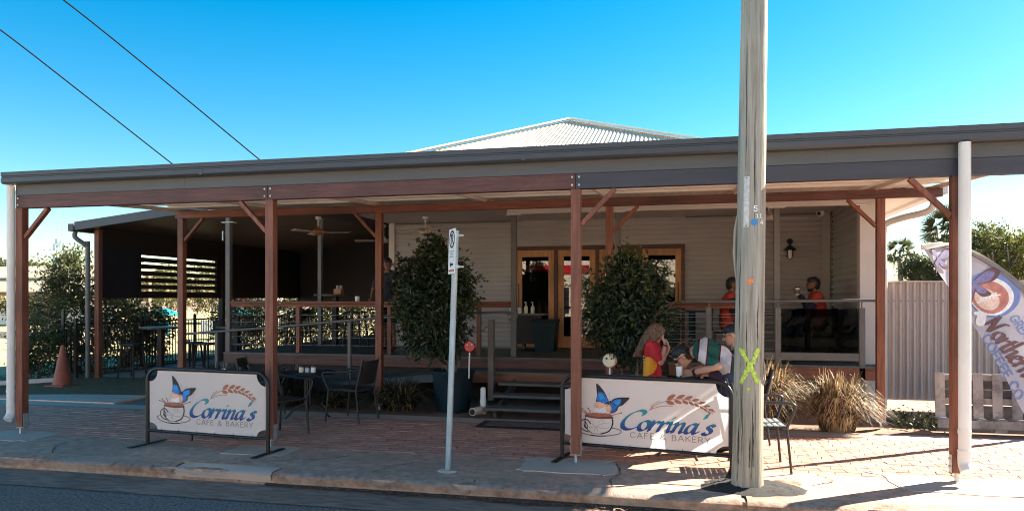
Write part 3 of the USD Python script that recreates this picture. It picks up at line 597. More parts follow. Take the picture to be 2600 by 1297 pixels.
BW, BH = 1.50, .645                                   # printed fabric, metres
def art(x, y):
    """Position on the fabric (across, up) of a point of the design measured on its own grid."""
    u = (x - 70) / 1855.0; t, b = 100 + 45 * u, 950 + 85 * u
    return np.array([u * BW, (b - y) / (b - t) * BH])
def A_(pts): return [tuple(art(*p)) for p in pts]
def build_art():
    L = {}
    add = lambda k, g: L.setdefault(k, []).append(g)
    ln = lambda pts, w, k='ink_black', n=6: add(k, LineString(bez(A_(pts), n)).buffer(w, 3))
    word, wl = script_word("Corrina's", .099, .28, .235)
    p0 = art(735, 758); s = (art(1800, 700)[0] - p0[0]) / (word.bounds[2] - word.bounds[0])
    add('ink_blue', affinity.translate(affinity.scale(word, s, 1.0, origin=(0, 0)), p0[0] - word.bounds[0] * s, p0[1]))
    c, cl = caps('CAFE & BAKERY', .052); p1 = art(850, 862); s = (art(1735, 860)[0] - p1[0]) / c.bounds[2]
    add('ink_grey', affinity.translate(affinity.scale(c, s, 1, origin=(0, 0)), p1[0], p1[1]))
    # wheat ear
    ln([(1075, 500), (1130, 440), (1250, 380), (1400, 345), (1560, 372), (1680, 440), (1765, 525)], .0022, 'ink_brown'); ln([(1075, 500), (1150, 462), (1250, 440), (1330, 440)], .0022, 'ink_brown'); ln([(1090, 480), (1110, 430), (1180, 380)], .0018, 'ink_brown')
    for (x0, y0, x1, y1, w) in [(1265, 360, 1360, 290, 26), (1365, 345, 1465, 295, 24), (1455, 348, 1550, 310, 22), (1540, 362, 1620, 345, 18), (1610, 392, 1690, 380, 15), (1665, 430, 1735, 425, 13), (1710, 470, 1775, 472, 11), (1255, 380, 1350, 415, 26), (1345, 362, 1430, 405, 24), (1432, 360, 1500, 410, 22), (1505, 372, 1560, 425, 18), (1565, 395, 1615, 445, 16), (1620, 425, 1665, 470, 14), (1665, 455, 1705, 500, 12), (1705, 490, 1740, 525, 9), (1740, 480, 1790, 500, 8)]:
        p, q = np.array((x0, y0), float), np.array((x1, y1), float); d = q - p; n = np.array([-d[1], d[0]]) / np.linalg.norm(d) * w
        add('ink_brown', Polygon(bez(A_([p, p + d * .35 + n, p + d * .75 + n * .7, q, p + d * .7 - n * .8, p + d * .3 - n * .8, p]), 4)).buffer(0))
    # butterfly
    lw = [(605, 405), (560, 300), (510, 225), (455, 172), (458, 260), (463, 330), (450, 400), (455, 430), (500, 440), (560, 450), (600, 425)]
    rw = [(625, 410), (660, 370), (720, 350), (800, 345), (845, 352), (800, 410), (760, 450), (715, 472), (700, 520), (650, 556), (615, 545), (605, 500), (612, 450)]
    for w in (lw, rw): add('ink_black', Polygon(bez(A_(w), 4)).buffer(0))
    add('ink_wing', Polygon(bez(A_([(598, 395), (560, 320), (520, 285), (478, 285), (470, 340), (460, 405), (500, 428), (560, 436)]), 4)).buffer(0).buffer(.002))
    add('ink_wing', Polygon(bez(A_([(632, 412), (680, 378), (740, 368), (750, 400), (735, 440), (700, 465), (690, 515), (650, 545), (622, 530), (616, 470)]), 4)).buffer(0))
    add('ink_wing2', Polygon(bez(A_([(560, 370), (525, 305), (490, 298), (482, 345), (500, 385)]), 4)).buffer(0)); add('ink_wing2', Polygon(bez(A_([(660, 410), (700, 385), (735, 382), (730, 420), (690, 445)]), 4)).buffer(0))
    for x, y, r in [(470, 215, 9), (480, 240, 8), (500, 235, 6), (515, 262, 7), (475, 262, 6), (780, 365, 8), (800, 370, 6), (770, 390, 7), (755, 412, 6), (490, 215, 5), (535, 280, 5)]:
        q = art(x, y); add('ink_pale', Point(q).buffer(r * .0007, 3))
    add('ink_black', LineString(A_([(622, 400), (600, 440), (580, 485)])).buffer(.006, 3))
    ln([(615, 390), (612, 330), (603, 290)], .001, 'ink_line'); ln([(630, 390), (670, 350), (700, 330)], .001, 'ink_line')
    r = np.random.default_rng(3)
    th = np.linspace(0, 2 * np.pi, 36)
    def burst(cx, cy, rx, ry, k, j): add(k, Polygon(A_([(cx + rx * math.cos(t) * (1 + j * r.normal()), cy + ry * math.sin(t) * (1 + j * r.normal())) for t in th[:-1]])).buffer(0))
    burst(500, 455, 75, 42, 'ink_peach', .18); burst(600, 500, 30, 50, 'ink_peach', .2); burst(520, 520, 85, 42, 'ink_pale', .16)
    # coffee, cup and saucer
    burst(480, 590, 160, 36, 'ink_brown', .1); add('ink_coffee', Polygon(bez(A_([(322, 585), (400, 600), (480, 606), (560, 604), (640, 598), (645, 625), (480, 634), (330, 612), (322, 585)]), 4)).buffer(0))
    for pts in ([(340, 580), (300, 550), (240, 530)], [(350, 575), (320, 540), (280, 505)], [(380, 560), (375, 530), (355, 500)], [(630, 590), (690, 565), (750, 548)], [(610, 570), (640, 545), (665, 540)]):
        ln(pts, .0035, 'ink_brown'); q = art(*pts[-1]); add('ink_coffee', Point(q).buffer(.006, 4))
    ln([(325, 600), (318, 650), (320, 720), (350, 780), (400, 825)], .0035); ln([(640, 625), (648, 680), (630, 750), (590, 800), (510, 830)], .006); ln([(400, 825), (450, 832), (510, 830)], .002)
    ln([(385, 700), (350, 655), (300, 650), (262, 690), (262, 740), (300, 785), (360, 810)], .0045); ln([(325, 680), (310, 735), (345, 770)], .004); ln([(325, 680), (345, 720), (345, 765)], .003)
    ln([(240, 748), (200, 770), (260, 815), (370, 850), (480, 862), (600, 850), (710, 825), (748, 795), (720, 765), (640, 748)], .0032)
    add('ink_black', Polygon(bez(A_([(370, 843), (480, 852), (595, 848), (560, 862), (480, 864), (400, 860), (370, 843)]), 4)).buffer(0))
    ln([(430, 800), (450, 740), (520, 700), (600, 690)], .0015, 'ink_line'); ln([(400, 700), (450, 740), (470, 800)], .0015, 'ink_line'); ln([(450, 740), (540, 760), (600, 745)], .0015, 'ink_line'); ln([(480, 690), (500, 660), (540, 655), (545, 680), (520, 690)], .0015, 'ink_line'); ln([(360, 740), (390, 750), (430, 740)], .0015, 'ink_line')
    return L
ART = {k: shapely.union_all(v) for k, v in build_art().items()}
order = ['ink_pale', 'ink_peach', 'ink_brown', 'ink_coffee', 'ink_black', 'ink_wing', 'ink_wing2', 'ink_line', 'ink_grey', 'ink_blue']
over = {'ink_wing': 2, 'ink_wing2': 3, 'ink_black': 1, 'ink_coffee': 1, 'ink_peach': 2}
NAMES = dict(ink_pale='printed_foam', ink_peach='printed_splash', ink_brown='printed_wheat', ink_coffee='printed_coffee', ink_black='printed_cup_outline', ink_wing='printed_wing', ink_wing2='printed_wing_patch', ink_line='printed_cup_pattern', ink_grey='printed_capitals', ink_blue='printed_name')
def barrier(x0, y0, x1, y1, label):
    L = math.hypot(x1 - x0, y1 - y0); rot = math.degrees(math.atan2(y1 - y0, x1 - x0))
    t = thing('cafe_barrier', label, 'barrier', (x0, y0, 0), rot, 'printed cafe barriers on the footpath')
    H, r, R = .865, .021, .15; zb = .165
    c = [(0, 0, .02), (0, 0, H - R)] + [(R - R * math.cos(a), 0, H - R + R * math.sin(a)) for a in np.linspace(.2, math.pi / 2 - .1, 6)] + [(R, 0, H), (L - R, 0, H)] + [(L - R + R * math.sin(a), 0, H - R + R * math.cos(a)) for a in np.linspace(.1, math.pi / 2 - .2, 6)] + [(L, 0, H - R), (L, 0, .02)]
    put('frame', MB().tube(c, r, 12).tube([(0, 0, zb), (L, 0, zb)], .017, 10), M['black'], t, smooth=50)
    for x in (0, L): put('foot', MB().box(x - .03, -.26, .012, x + .03, .26, .02, .002), M['black'], t)
    m = .03; w, h, cr = L - 2 * m, H - zb - .035, .10
    fx, fz = m, zb + .012
    poly = sbox(0, 0, w, h)
    for cx, cz in ((0, 0), (w, 0), (0, h), (w, h)): poly = poly.difference(affinity.scale(Point(cx, cz).buffer(1, 10), .115, .125 if cz else .08))
    gx, gz = np.meshgrid(np.linspace(0, w, 60), np.linspace(0, h, 28), indexing='ij')
    seed = x0
    def wav(x, z): return .0055 * (meshkit.fbm(np.stack([x * 3 + seed, z * 5 - x * 4, x * 0], -1), 3) - .5)
    cells = MB()
    pts = [shapely.intersection(poly, sbox(a, b, a + w / 36, b + h / 16)) for a in np.arange(36) * w / 36 for b in np.arange(16) * h / 16]
    for g in pts:
        for q in getattr(g, 'geoms', [g]):
            if q.geom_type != 'Polygon' or q.area < 1e-8: continue
            v, f = trimesh.creation.triangulate_polygon(q, engine='earcut')
            cells.add(np.stack([v[:, 0] + fx, wav(v[:, 0], v[:, 1]), v[:, 1] + fz], 1), np.array(f))
    cv, cf = cells.arr(); tmm = trimesh.Trimesh(cv, cf, process=True); tmm.merge_vertices()
    fab = put('fabric', (tmm.vertices, tmm.faces), M['banner'], t, smooth=True)
    sx, sz = w / BW, h / BH
    for k in order:
        g = affinity.scale(ART[k], sx, sz, origin=(0, 0)).segmentize(.03)
        lift = .0035 + .0006 * over.get(k, 0)
        put(NAMES[k], MB().prism(g, 0, .0008, lambda v: np.stack([v[:, 0] + fx, wav(v[:, 0], v[:, 1]) - lift - v[:, 2], v[:, 1] + fz], 1)), M[k], fab)
    tie = MB()
    for x in np.linspace(.2, L - .2, 6):
        tie.tube([(x, 0, zb - .024), (x, -.02, zb), (x, 0, zb + .03)], .003, 5)
    put('tie', tie, M['black'], t)
    return t
barrier(-5.92, 7.11, -4.30, 6.95, 'left cafe barrier, white printed banner wholly in shade by the second awning post')
barrier(-1.235, 7.48, .43, 7.19, 'right cafe barrier, white printed banner partly sunlit beside the utility pole')

# ---------------------------------------------------------------- parking sign
sg = thing('parking_sign', 'leaning galvanised post with a narrow white parking sign near the kerb', 'street sign', (-2.21, 6.68, 0))
b, tp = np.array((-2.21, 6.68, 0.0)), np.array((-2.135, 6.70, 2.30))
put('post', MB().tube([b - (0, 0, .05), tp], .030, 16), M['galv'], sg, smooth=50)
put('footing', mound((-2.21, 6.68), .10, .08, .012, 2, 20), M['palecon'], sg, smooth=True)
n_ = unit((-.82, -.57, 0)); e_ = unit(np.cross(n_, (0, 0, 1))); e_ = -e_ if e_[1] > 0 else e_
pc = tp + n_ * .045 + np.array((0, 0, -.20)) + e_ * .02
def plate(v): return pc + v[:, :1] * e_ + v[:, 1:2] * np.array((0.03, 0.0, 1.0)) + v[:, 2:3] * n_
rr = lambda w, h, r: sbox(-w / 2 + r, -h / 2 + r, w / 2 - r, h / 2 - r).buffer(r, 6)
pl = put('plate', MB().prism(rr(.22, .43, .025), 0, .003, plate), M['white'], sg)
bar = affinity.translate(affinity.rotate(sbox(-.072, -.008, .072, .008), -45), 0, .115)
put('restriction_ring', MB().prism(Point(0, .115).buffer(.085, 14).difference(Point(0, .115).buffer(.066, 14)).union(bar), .0044, .0052, plate), M['ink_black'], pl)
put('letter_p', MB().prism(affinity.translate(shapely.union_all([LineString([(0, 0), (0, .09)]).buffer(.009), LineString([(0, .088), (.03, .088), (.042, .068), (.03, .048), (0, .048)]).buffer(.009)]), -.018, .07), .0036, .0042, plate), M['ink_black'], pl)
txt = MB()
for j, (z, w) in enumerate([(-.005, .15), (-.03, .12), (-.055, .14)]):
    for k in range(7): txt.prism(sbox(-w / 2 + k * w / 7, z, -w / 2 + k * w / 7 + w / 9, z + .012), .0036, .0042, plate)
put('small_print', txt, M['ink_line'], pl)
put('arrow', MB().prism(Polygon([(-.06, -.125), (-.01, -.095), (-.01, -.115), (.05, -.115), (.05, -.135), (-.01, -.135), (-.01, -.155)]), .0036, .0042, plate), M['ink_black'], pl)
put('red_bar', MB().prism(sbox(-.09, -.19, .09, -.175), .0036, .0042, plate), M['red'], pl)
cl = MB()
for z in (-.06, -.36): cl.tube([tp + (0, 0, z + .0), tp + (.0, 0, z + .03)], .036, 12).beam(tp + (.03, 0, z + .015), tp + np.array((.075, .01, z + .015)), .02, .02)
put('clamp', cl, M['galv2'], sg)

# ---------------------------------------------------------------- utility pole
po = thing('utility_pole', 'weathered grey timber utility pole with sprayed green cross near the kerb', 'utility pole', (.53, 6.70, 0))
M['pole'] = usdkit.material(stage, '/World/Looks/weathered_pole', {
    'g': ('geometry', {}), 'm': ('mapping', {'scale': (9, 9, .35)}), 'm2': ('mapping', {'scale': (1.6, 1.6, .8)}), 'm3': ('mapping', {'scale': (13, 13, .30)}),
    'n': ('noise_texture', {'scale': 4, 'detail': 8, 'roughness': .65}), 'n2': ('noise_texture', {'scale': 1.5, 'detail': 5}), 'n3': ('noise_texture', {'scale': 1.6, 'detail': 3, 'roughness': .5}),
    'r': ('rgb_ramp', {'ramp': [(.28, (.21, .175, .135)), (.5, (.35, .335, .295)), (.72, (.46, .445, .40))]}), 'r2': ('rgb_ramp', {'ramp': [(.35, (.76, .78, .75)), (.6, (1, .99, .95))]}),
    'cr': ('rgb_ramp', {'ramp': [(.478, (1, 1, 1)), (.5, (.16, .13, .11)), (.522, (1, 1, 1))]}), 'sz': ('separate_xyz', {}), 'zr': ('map_range', {'from_min': .0, 'from_max': 2.0, 'to_min': 1.0, 'to_max': 0.12, 'clamp': True}), 'cm': ('mix', {'color1': (1, 1, 1)}), 'wr': ('map_range', {'from_min': .4, 'from_max': 1.6, 'to_min': .55, 'to_max': 0.0, 'clamp': True}), 'warm': ('mix', {'mix_type': 'multiply', 'color2': (1.0, .92, .78)}),
    'x': ('mix', {'mix_type': 'multiply', 'fac': 1.0}), 'x2': ('mix', {'mix_type': 'multiply', 'fac': 1.0}), 'bu': ('bump', {'strength': .5, 'distance': .02}), 'p': ('principled_bsdf', {'roughness': .9, 'specular_ior_level': .25})},
    [('g.position', 'm.vector'), ('g.position', 'm2.vector'), ('g.position', 'm3.vector'), ('g.position', 'sz.vector'), ('m.vector', 'n.vector'), ('m2.vector', 'n2.vector'), ('m3.vector', 'n3.vector'), ('n.fac', 'r.fac'), ('n2.fac', 'r2.fac'), ('n3.fac', 'cr.fac'), ('sz.z', 'zr.value'), ('zr.result', 'cm.fac'), ('cr.color', 'cm.color2'), ('sz.z', 'wr.value'), ('wr.result', 'warm.fac'), ('r.color', 'x.color1'), ('r2.color', 'x.color2'), ('x.color', 'x2.color1'), ('cm.color', 'x2.color2'), ('x2.color', 'warm.color1'), ('warm.color', 'p.base_color'), ('n.fac', 'bu.height'), ('bu.normal', 'p.normal')], surface='p.BSDF')
def pax(z): return np.array((.53 + .0145 * z, 6.70 + .004 * z)), .129 - .0042 * z
def pole_r(z, t):
    return (1 + .05 * (meshkit.fbm(np.stack([np.cos(t) * 1.5, np.sin(t) * 1.5, z * .5], -1), 4) - .5) - .035 * np.maximum(0, meshkit.fbm(np.stack([np.cos(t) * 6, np.sin(t) * 6, z * .6 + 9], -1), 2) - .62) / .38)
zz = np.concatenate([np.arange(-.05, 4.6, .05), np.arange(4.6, 10, .4)]); tt = np.linspace(0, 2 * np.pi, 73)
Z, T = np.meshgrid(zz, tt, indexing='ij')
ax = np.array([pax(z)[0] for z in zz]); rad = np.array([pax(z)[1] for z in zz])[:, None] * pole_r(Z, T) * (1 + .10 * np.exp(-Z / .18))
g = np.stack([ax[:, :1] + rad * np.cos(T), ax[:, 1:] + rad * np.sin(T), Z], -1)
trunk = put('shaft', MB().grid(g[:, ::-1]), M['pole'], po, smooth=50)
PV = math.atan2(-6.70, -.53)                       # side of the pole that looks down the street towards the road
def on_pole(v, lift=.004):
    """Wraps flat art (across, z, thickness) round the shaft, across = 0 facing the road."""
    out = []
    for a, z, d in v:
        c, r = pax(z); t = PV + a / r; q = r * float(pole_r(np.array([z]), np.array([t]))[0]) + lift + d
        out.append((c[0] + q * math.cos(t), c[1] + q * math.sin(t), z))
    return np.array(out)
def wrap(poly, z0, th=.001, lift=.004, step=.02):
    m = MB(); poly = affinity.translate(poly, 0, z0)
    x0, y0, x1, y1 = poly.bounds
    for a in np.arange(x0, x1, step):
        for q in getattr(c := poly.intersection(sbox(a, y0, a + step, y1)), 'geoms', [c]):
            if q.geom_type == 'Polygon' and q.area > 1e-8: m.prism(q.segmentize(.04), 0, th, lambda v: on_pole(v, lift))
    return m
M['spray_green'] = mat('green_spray_paint', (.46, .62, .09), .8, .35, 40); M['spray_orange'] = mat('orange_spray_paint', (.78, .22, .07), .7, .2, 30); M['tag_blue'] = mat('blue_disc', (.01, .20, .52), .4, .05, 5); M['tin'] = mat('pressed_tin', (.55, .55, .52), .42, .15, 30, metal=.3, bump=.4, bscale=60)
def zpx(y): return EYE - (y - HOR) * 6.4 / FPX
def xpx(x, y): return (x - (1900 + (1240 - y) * .0128)) * 6.4 / FPX
put('tin_strip', wrap(sbox(-.064, 0, -.016, .435), zpx(579), .0015), M['tin'], trunk)
for z in (zpx(576), zpx(457)): put('nail', wrap(Point(-.04, 0).buffer(.005), z, .002, .0065), M['black'], trunk)
for s, x, y, h in (('5', 1912, 541, .05), ('11', 1918, 557, .034), ('4', 1929, 573, .042)):
    t = meshkit.text_mesh(s, h, .0012, True); put('number', MB().add(on_pole(t.vertices + (xpx(x, y), zpx(y), 0), .006), t.faces), M['white'], trunk)
put('blue_disc', wrap(Point(xpx(1916, 568), 0).buffer(.027, 12), zpx(568), .0015), M['tag_blue'], trunk)
r = np.random.default_rng(4)
def rough(pts, j=.006): return Polygon([(a + r.normal() * j, b + r.normal() * j) for a, b in LineString(pts + pts[:1]).segmentize(.015).coords]).buffer(.004).buffer(-.002)
put('orange_mark', wrap(rough([(-.022, .012), (.024, .014), (.022, -.012), (.004, -.032), (-.018, -.016)], .003).buffer(.001), zpx(714), .001), M['spray_orange'], trunk)
gx = [LineString([(-.075, .05), (-.03, -.02), (.01, -.09), (.045, -.17), (.075, -.235)]), LineString([(.078, .045), (.035, -.05), (-.005, -.11), (-.04, -.19), (-.06, -.23)])]
sp = shapely.union_all([gx[0].buffer(.017), gx[1].buffer(.018), Point(-.055, .03).buffer(.022), Point(.055, .015).buffer(.02)])
cr = sp.segmentize(.01).exterior.coords; sp = Polygon([(a + r.normal() * .0035, b + r.normal() * .006) for a, b in cr]).buffer(0)
put('green_cross', wrap(sp, zpx(898), .001), M['spray_green'], trunk)
put('green_drip', wrap(rough([(-.012, .016), (.012, .016), (.006, -.02), (-.004, -.02)], .002), zpx(985), .001), M['spray_green'], trunk)
for a0, za, zb, w in ((-.075, .02, .62, .006), (-.05, .30, .98, .004), (.012, .05, .46, .005), (.055, .02, .78, .006), (-.02, .9, 1.55, .0035), (.075, 1.1, 1.7, .004), (-.09, 1.3, 2.1, .004), (.03, 2.2, 3.3, .004), (-.05, 2.7, 3.9, .004)):
    zz_ = np.linspace(za, zb, 14); rc = np.random.default_rng(int(abs(a0) * 1e4)); mid = a0 + np.cumsum(rc.normal(0, .0022, 14)); ww = w * np.sin(np.linspace(.15, 3.0, 14)) * rc.uniform(.5, 1.2, 14)
    put('split', wrap(Polygon(np.vstack([np.c_[mid - ww, zz_], np.c_[mid + ww, zz_][::-1]])).buffer(0), 0, .0005, .0035, .05), M['crack'], trunk)
q0 = lambda z, a, d: on_pole(np.array([[a, z, d]]))[0]
put('split_sliver', MB().tube([q0(2.42, -.155, -.01), q0(2.25, -.16, .012), q0(2.05, -.16, .016), q0(1.93, -.16, .006), q0(1.75, -.16, -.012)], [.006, .014, .016, .012, .004], 5), M['pole'], trunk)
put('split_sliver', MB().tube([q0(1.18, .15, -.02), q0(1.08, .16, .004), q0(.95, .165, .008), q0(.86, .155, -.02)], [.003, .009, .010, .003], 5), M['pole'], trunk)
# ---------------------------------------------------------------- foliage
def leaf_mesh(C, size, r, droop=.3, wid=.42, out=None):
    """Folded leaves, four corners each, at the points C."""
    n = len(C); d = r.normal(size=(n, 3))
    if out is not None: d = d * .8 + out * 1.0
    d[:, 2] -= droop; d /= np.linalg.norm(d, axis=1, keepdims=True)
    s = np.cross(d, r.normal(size=(n, 3))); s /= np.linalg.norm(s, axis=1, keepdims=True); nn = np.cross(d, s)
    L = size * r.uniform(.65, 1.3, (n, 1)); w = L * wid
    V = np.stack([C - d * L / 2, C + s * w / 2 + nn * L * .10 - d * L * .05, C + d * L / 2 - nn * L * .05, C - s * w / 2 + nn * L * .10 - d * L * .05], 1).reshape(-1, 3)
    i = np.arange(n)[:, None] * 4
    return V, np.vstack([i + [0, 1, 2], i + [0, 2, 3]])
def clumps(c, rad, k, per, spread, r, shape=None, hollow=.55):
    """Leaf places in k clumps spread over an ellipsoid-like body, and outward directions."""
    d = r.normal(size=(k, 3)); d /= np.linalg.norm(d, axis=1, keepdims=True)
    q = d * (r.uniform(hollow**3, 1, (k, 1)) ** (1 / 3)) * (.72 + .55 * meshkit.fbm(d * 2.1 + r.uniform(0, 9, 3), 3)[:, None])
    if shape is not None: q[:, :2] *= shape(q[:, 2])[:, None]
    cc = np.asarray(c) + q * np.asarray(rad)
    P = np.repeat(cc, per, 0) + r.normal(size=(k * per, 3)) * spread * np.repeat(r.uniform(.5, 1.4, k), per)[:, None]
    return P, np.repeat(d, per, 0)
def crown(parent, name, c, rad, k, per, spread, size, m, seed, shape=None, droop=.3, hollow=.55, wid=.42):
    r = np.random.default_rng(seed); P, o = clumps(c, rad, k, per, spread, r, shape, hollow)
    return put(name, MB().add(*leaf_mesh(P, size, r, droop, wid, o)), m, parent)
def branches(mb, p, d, L, r0, depth, r, n=3, spread=.6):
    q = p + unit(d) * L
    mb.tube([p, (p + q) / 2 + r.normal(size=3) * L * .05, q], [r0, r0 * .82, r0 * .66], 6)
    if depth:
        for _ in range(n): branches(mb, q, unit(d) + r.normal(size=3) * spread, L * r.uniform(.62, .82), r0 * .62, depth - 1, r, n, spread)
    return mb

def potted_tree(x, y, label, lean, potted_h, seed, shape, rad, cz, dx):
    t = thing('potted_fig_tree', label, 'potted tree', (x, y, 0), group='potted trees either side of the steps')
    put('pot', MB().lathe([(.0, 0), (.235, 0), (.245, .02), (.30, potted_h - .06), (.325, potted_h - .055), (.33, potted_h), (.30, potted_h), (.295, potted_h - .05), (0, potted_h - .06)], (x, y, .0), 36), M['pot'], t, smooth=35)
    put('soil', MB().lathe([(0, potted_h - .045), (.297, potted_h - .05)], (x, y, 0), 20), M['dirt'], t)
    r = np.random.default_rng(seed); mb = MB()
    for k in range(3):
        a = k * 2.1 + 1; p = np.array((x + .05 * math.cos(a), y + .05 * math.sin(a), potted_h - .06))
        branches(mb, p, np.array((.18 * math.cos(a) + lean, .18 * math.sin(a), 1)), (cz - rad[2] * .6 - potted_h + .2) * .62, .02, 3, r, 3, .45)
    put('trunk', mb, M['bark'], t, smooth=50)
    crown(t, 'crown', (x + dx, y, cz), rad, 420, 24, .075, .085, M['leaf'], seed, shape, .45, .35, .46)
    r2 = np.random.default_rng(seed + 5); P, o = clumps((x + dx, y, cz + .05), np.array(rad) * 1.04, 70, 9, .06, r2, shape, .9)
    put('new_leaves', MB().add(*leaf_mesh(P, .07, r2, .1, .4, o)), M['leaf_new'], t)
    return t
ovo = lambda z: np.clip(1.02 - .42 * np.clip(z, 0, 1) ** 1.5 - .18 * np.clip(-z, 0, 1), .2, 1.1)
potted_tree(-3.33, 10.3, 'big dense potted fig left of the steps behind the parking sign post', -.16, .60, 11, ovo, (.59, .57, .89), 1.62, -.30)
potted_tree(-.70, 9.72, 'rounder potted fig right of the steps behind the right barrier', .05, .42, 12, lambda z: np.clip(1.05 - .62 * np.clip(z, 0, 1) ** .9 - .10 * np.clip(-z, 0, 1), .2, 1.1), (.545, .52, .72), 1.52, -.03)
r = np.random.default_rng(77)
P = np.concatenate([np.array((-.70, 9.7, 2.15)) + r.normal(size=(70, 3)) * (.05, .05, .12), np.array((-.95, 9.7, 2.05)) + r.normal(size=(40, 3)) * (.05, .05, .07), np.array((-.45, 9.7, 2.08)) + r.normal(size=(60, 3)) * (.08, .06, .08)])

def stake(x, y, z0, z1, m, label, rdisc, tilt):
    t = thing('button_stake', label, 'garden ornament', (x, y, z0 - .05))
    put('stick', MB().cyl((x - .01, y, z0 - .05), (x, y, z1), .011, n=8), M['white'], t, smooth=50)
    ax = unit((tilt, -1, .12)); u = unit(np.cross(ax, (0, 0, 1))); v = np.cross(u, ax); c = np.array((x, y, z1 + rdisc * .7))
    prof = [(0, .045), (rdisc * .82, .045), (rdisc * .95, .03), (rdisc, .012), (rdisc, -.012), (rdisc * .95, -.03), (rdisc * .82, -.045), (0, -.045)]
    q = MB(); th = np.linspace(0, 2 * np.pi, 29)
    q.grid(np.array([[c + ax * h + (u * math.cos(a) + v * math.sin(a)) * rr for a in th] for rr, h in prof]))
    d = put('disc', q, m, t, smooth=40)
    e = MB()
    for s in (-1, 1): e.add(c + ax * .046 + (u * s * .032 + v * .022) + ICO1.vertices * .013, ICO1.faces)
    put('hole', e, M['white'] if m is M['red'] else M['black'], d)
stake(-3.02, 10.12, .55, .90, M['red'], 'red round button ornament on a white stick in the left pot', .085, .25)
stake(-.93, 9.35, .36, .80, M['cream'], 'cream round button ornament on a stick beside the right pot', .092, -.15)

def grass_clump(c, rad, h, n, label, mats, seed, cat='ornamental grass', dark=False, spread=1.0, stems=True):
    t = thing('fountain_grass', label, cat, (c[0], c[1], 0), group=None)
    r = np.random.default_rng(seed)
    for j, (mname, frac) in enumerate(mats):
        mb = MB(); k = int(n * frac); V, F = [], []
        a = r.uniform(0, 2 * np.pi, k); rr = np.sqrt(r.uniform(0, 1, k)) * .35
        bx, by = c[0] + rad * rr * np.cos(a), c[1] + rad * rr * np.sin(a) * .8
        L = h * r.uniform(.55, 1.35, k); outw = r.uniform(.15, 1.15, k) * spread; aa = a + r.normal(0, .85, k); w = r.uniform(.003, .012, k)
        s = np.linspace(0, 1, 6)
        X = bx[:, None] + np.cos(aa)[:, None] * rad * outw[:, None] * s**1.4; Y = by[:, None] + np.sin(aa)[:, None] * rad * outw[:, None] * s**1.4 * .8
        Zc = np.maximum(L[:, None] * (1.55 * s - (.55 + .75 * outw[:, None]) * s**2.2) + r.normal(0, .03, (k, 6)) * s, .004)
        px, py = -np.sin(aa)[:, None] * w[:, None] * (1.05 - s**2), np.cos(aa)[:, None] * w[:, None] * (1.05 - s**2)
        A = np.stack([X - px, Y - py, Zc], -1); B = np.stack([X + px, Y + py, Zc], -1)
        V = np.stack([A, B], 2).reshape(-1, 3); i = np.arange(k)[:, None, None] * 12 + np.arange(5)[None, :, None] * 2
        F = (i + np.array([0, 1, 3, 2])).reshape(-1, 4)
        mb.add(V, F)
        put('blades', mb, M[mname], t, kind='stuff')
    return t
grass_clump((1.02, 9.95), .66, .82, 1500, 'straw coloured grass clump just right of the utility pole behind the chair', [('straw', .5), ('straw2', .32), ('greenblade', .18)], 21)
grass_clump((1.86, 9.85), .58, .66, 2100, 'wide sunlit straw coloured grass clump against the right rear awning post', [('straw', .58), ('straw2', .28), ('greenblade', .14)], 22, spread=.85)
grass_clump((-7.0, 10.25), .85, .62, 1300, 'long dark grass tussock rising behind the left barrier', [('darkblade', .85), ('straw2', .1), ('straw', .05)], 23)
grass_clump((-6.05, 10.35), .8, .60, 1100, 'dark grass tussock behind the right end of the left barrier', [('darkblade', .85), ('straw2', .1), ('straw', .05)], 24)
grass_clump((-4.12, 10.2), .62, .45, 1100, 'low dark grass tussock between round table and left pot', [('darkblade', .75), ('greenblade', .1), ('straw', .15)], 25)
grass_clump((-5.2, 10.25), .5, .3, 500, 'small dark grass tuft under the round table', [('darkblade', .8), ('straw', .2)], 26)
grass_clump((3.02, 7.0), .22, .12, 120, 'small green weed tuft on the footpath near right edge', [('greenblade', .8), ('straw', .2)], 27, 'weed')
t = thing('low_shrub', 'low dark green ground shrub at the foot of the right rear post', 'shrub', (2.9, 10.45, 0))
crown(t, 'foliage', (2.9, 10.45, .06), (.36, .22, .11), 60, 12, .05, .05, M['leaf_hedge'], 31)

def hedge(label, c, rad, k, per, size, seed, m='leaf_hedge', cat='shrub', shape=None, stems=4):
    t = thing('leafy_shrub', label, cat, (c[0], c[1], 0))
    r = np.random.default_rng(seed); mb = MB()
    for q in range(stems): branches(mb, np.array((c[0] + r.normal(0, rad[0] * .3), c[1] + r.normal(0, rad[1] * .3), -.02)), np.array((0, 0, 1)) + r.normal(size=3) * .15, c[2] * .36, .022, 3, r, 2, .4)
    put('stems', mb, M['bark'], t)
    crown(t, 'foliage', c, rad, k, per, .11, size, M[m], seed, shape, .2, .2)
    return t
hedge('tall leafy shrub with sunlit top beyond the fence behind the cone', (-13.6, 13.9, 1.25), (.95, .8, 1.5), 480, 22, .085, 41, shape=lambda z: np.clip(1.0 - .55 * np.clip(z, 0, 1), .3, 1))
hedge('bushy dark shrub spreading low just behind the traffic cone', (-12.95, 12.42, .62), (.52, .34, .62), 150, 18, .08, 42)
t = stage.GetPrimAtPath('/World/leafy_shrub'); crown(t, 'sunlit_leaves', (-13.55, 13.9, 2.25), (.55, .5, .55), 70, 14, .10, .08, M['leaf_lit'], 49, None, .2, .5)  # sun on the shrub top painted in as yellower leaves
hg = 'hedge shrubs along the picket fence'
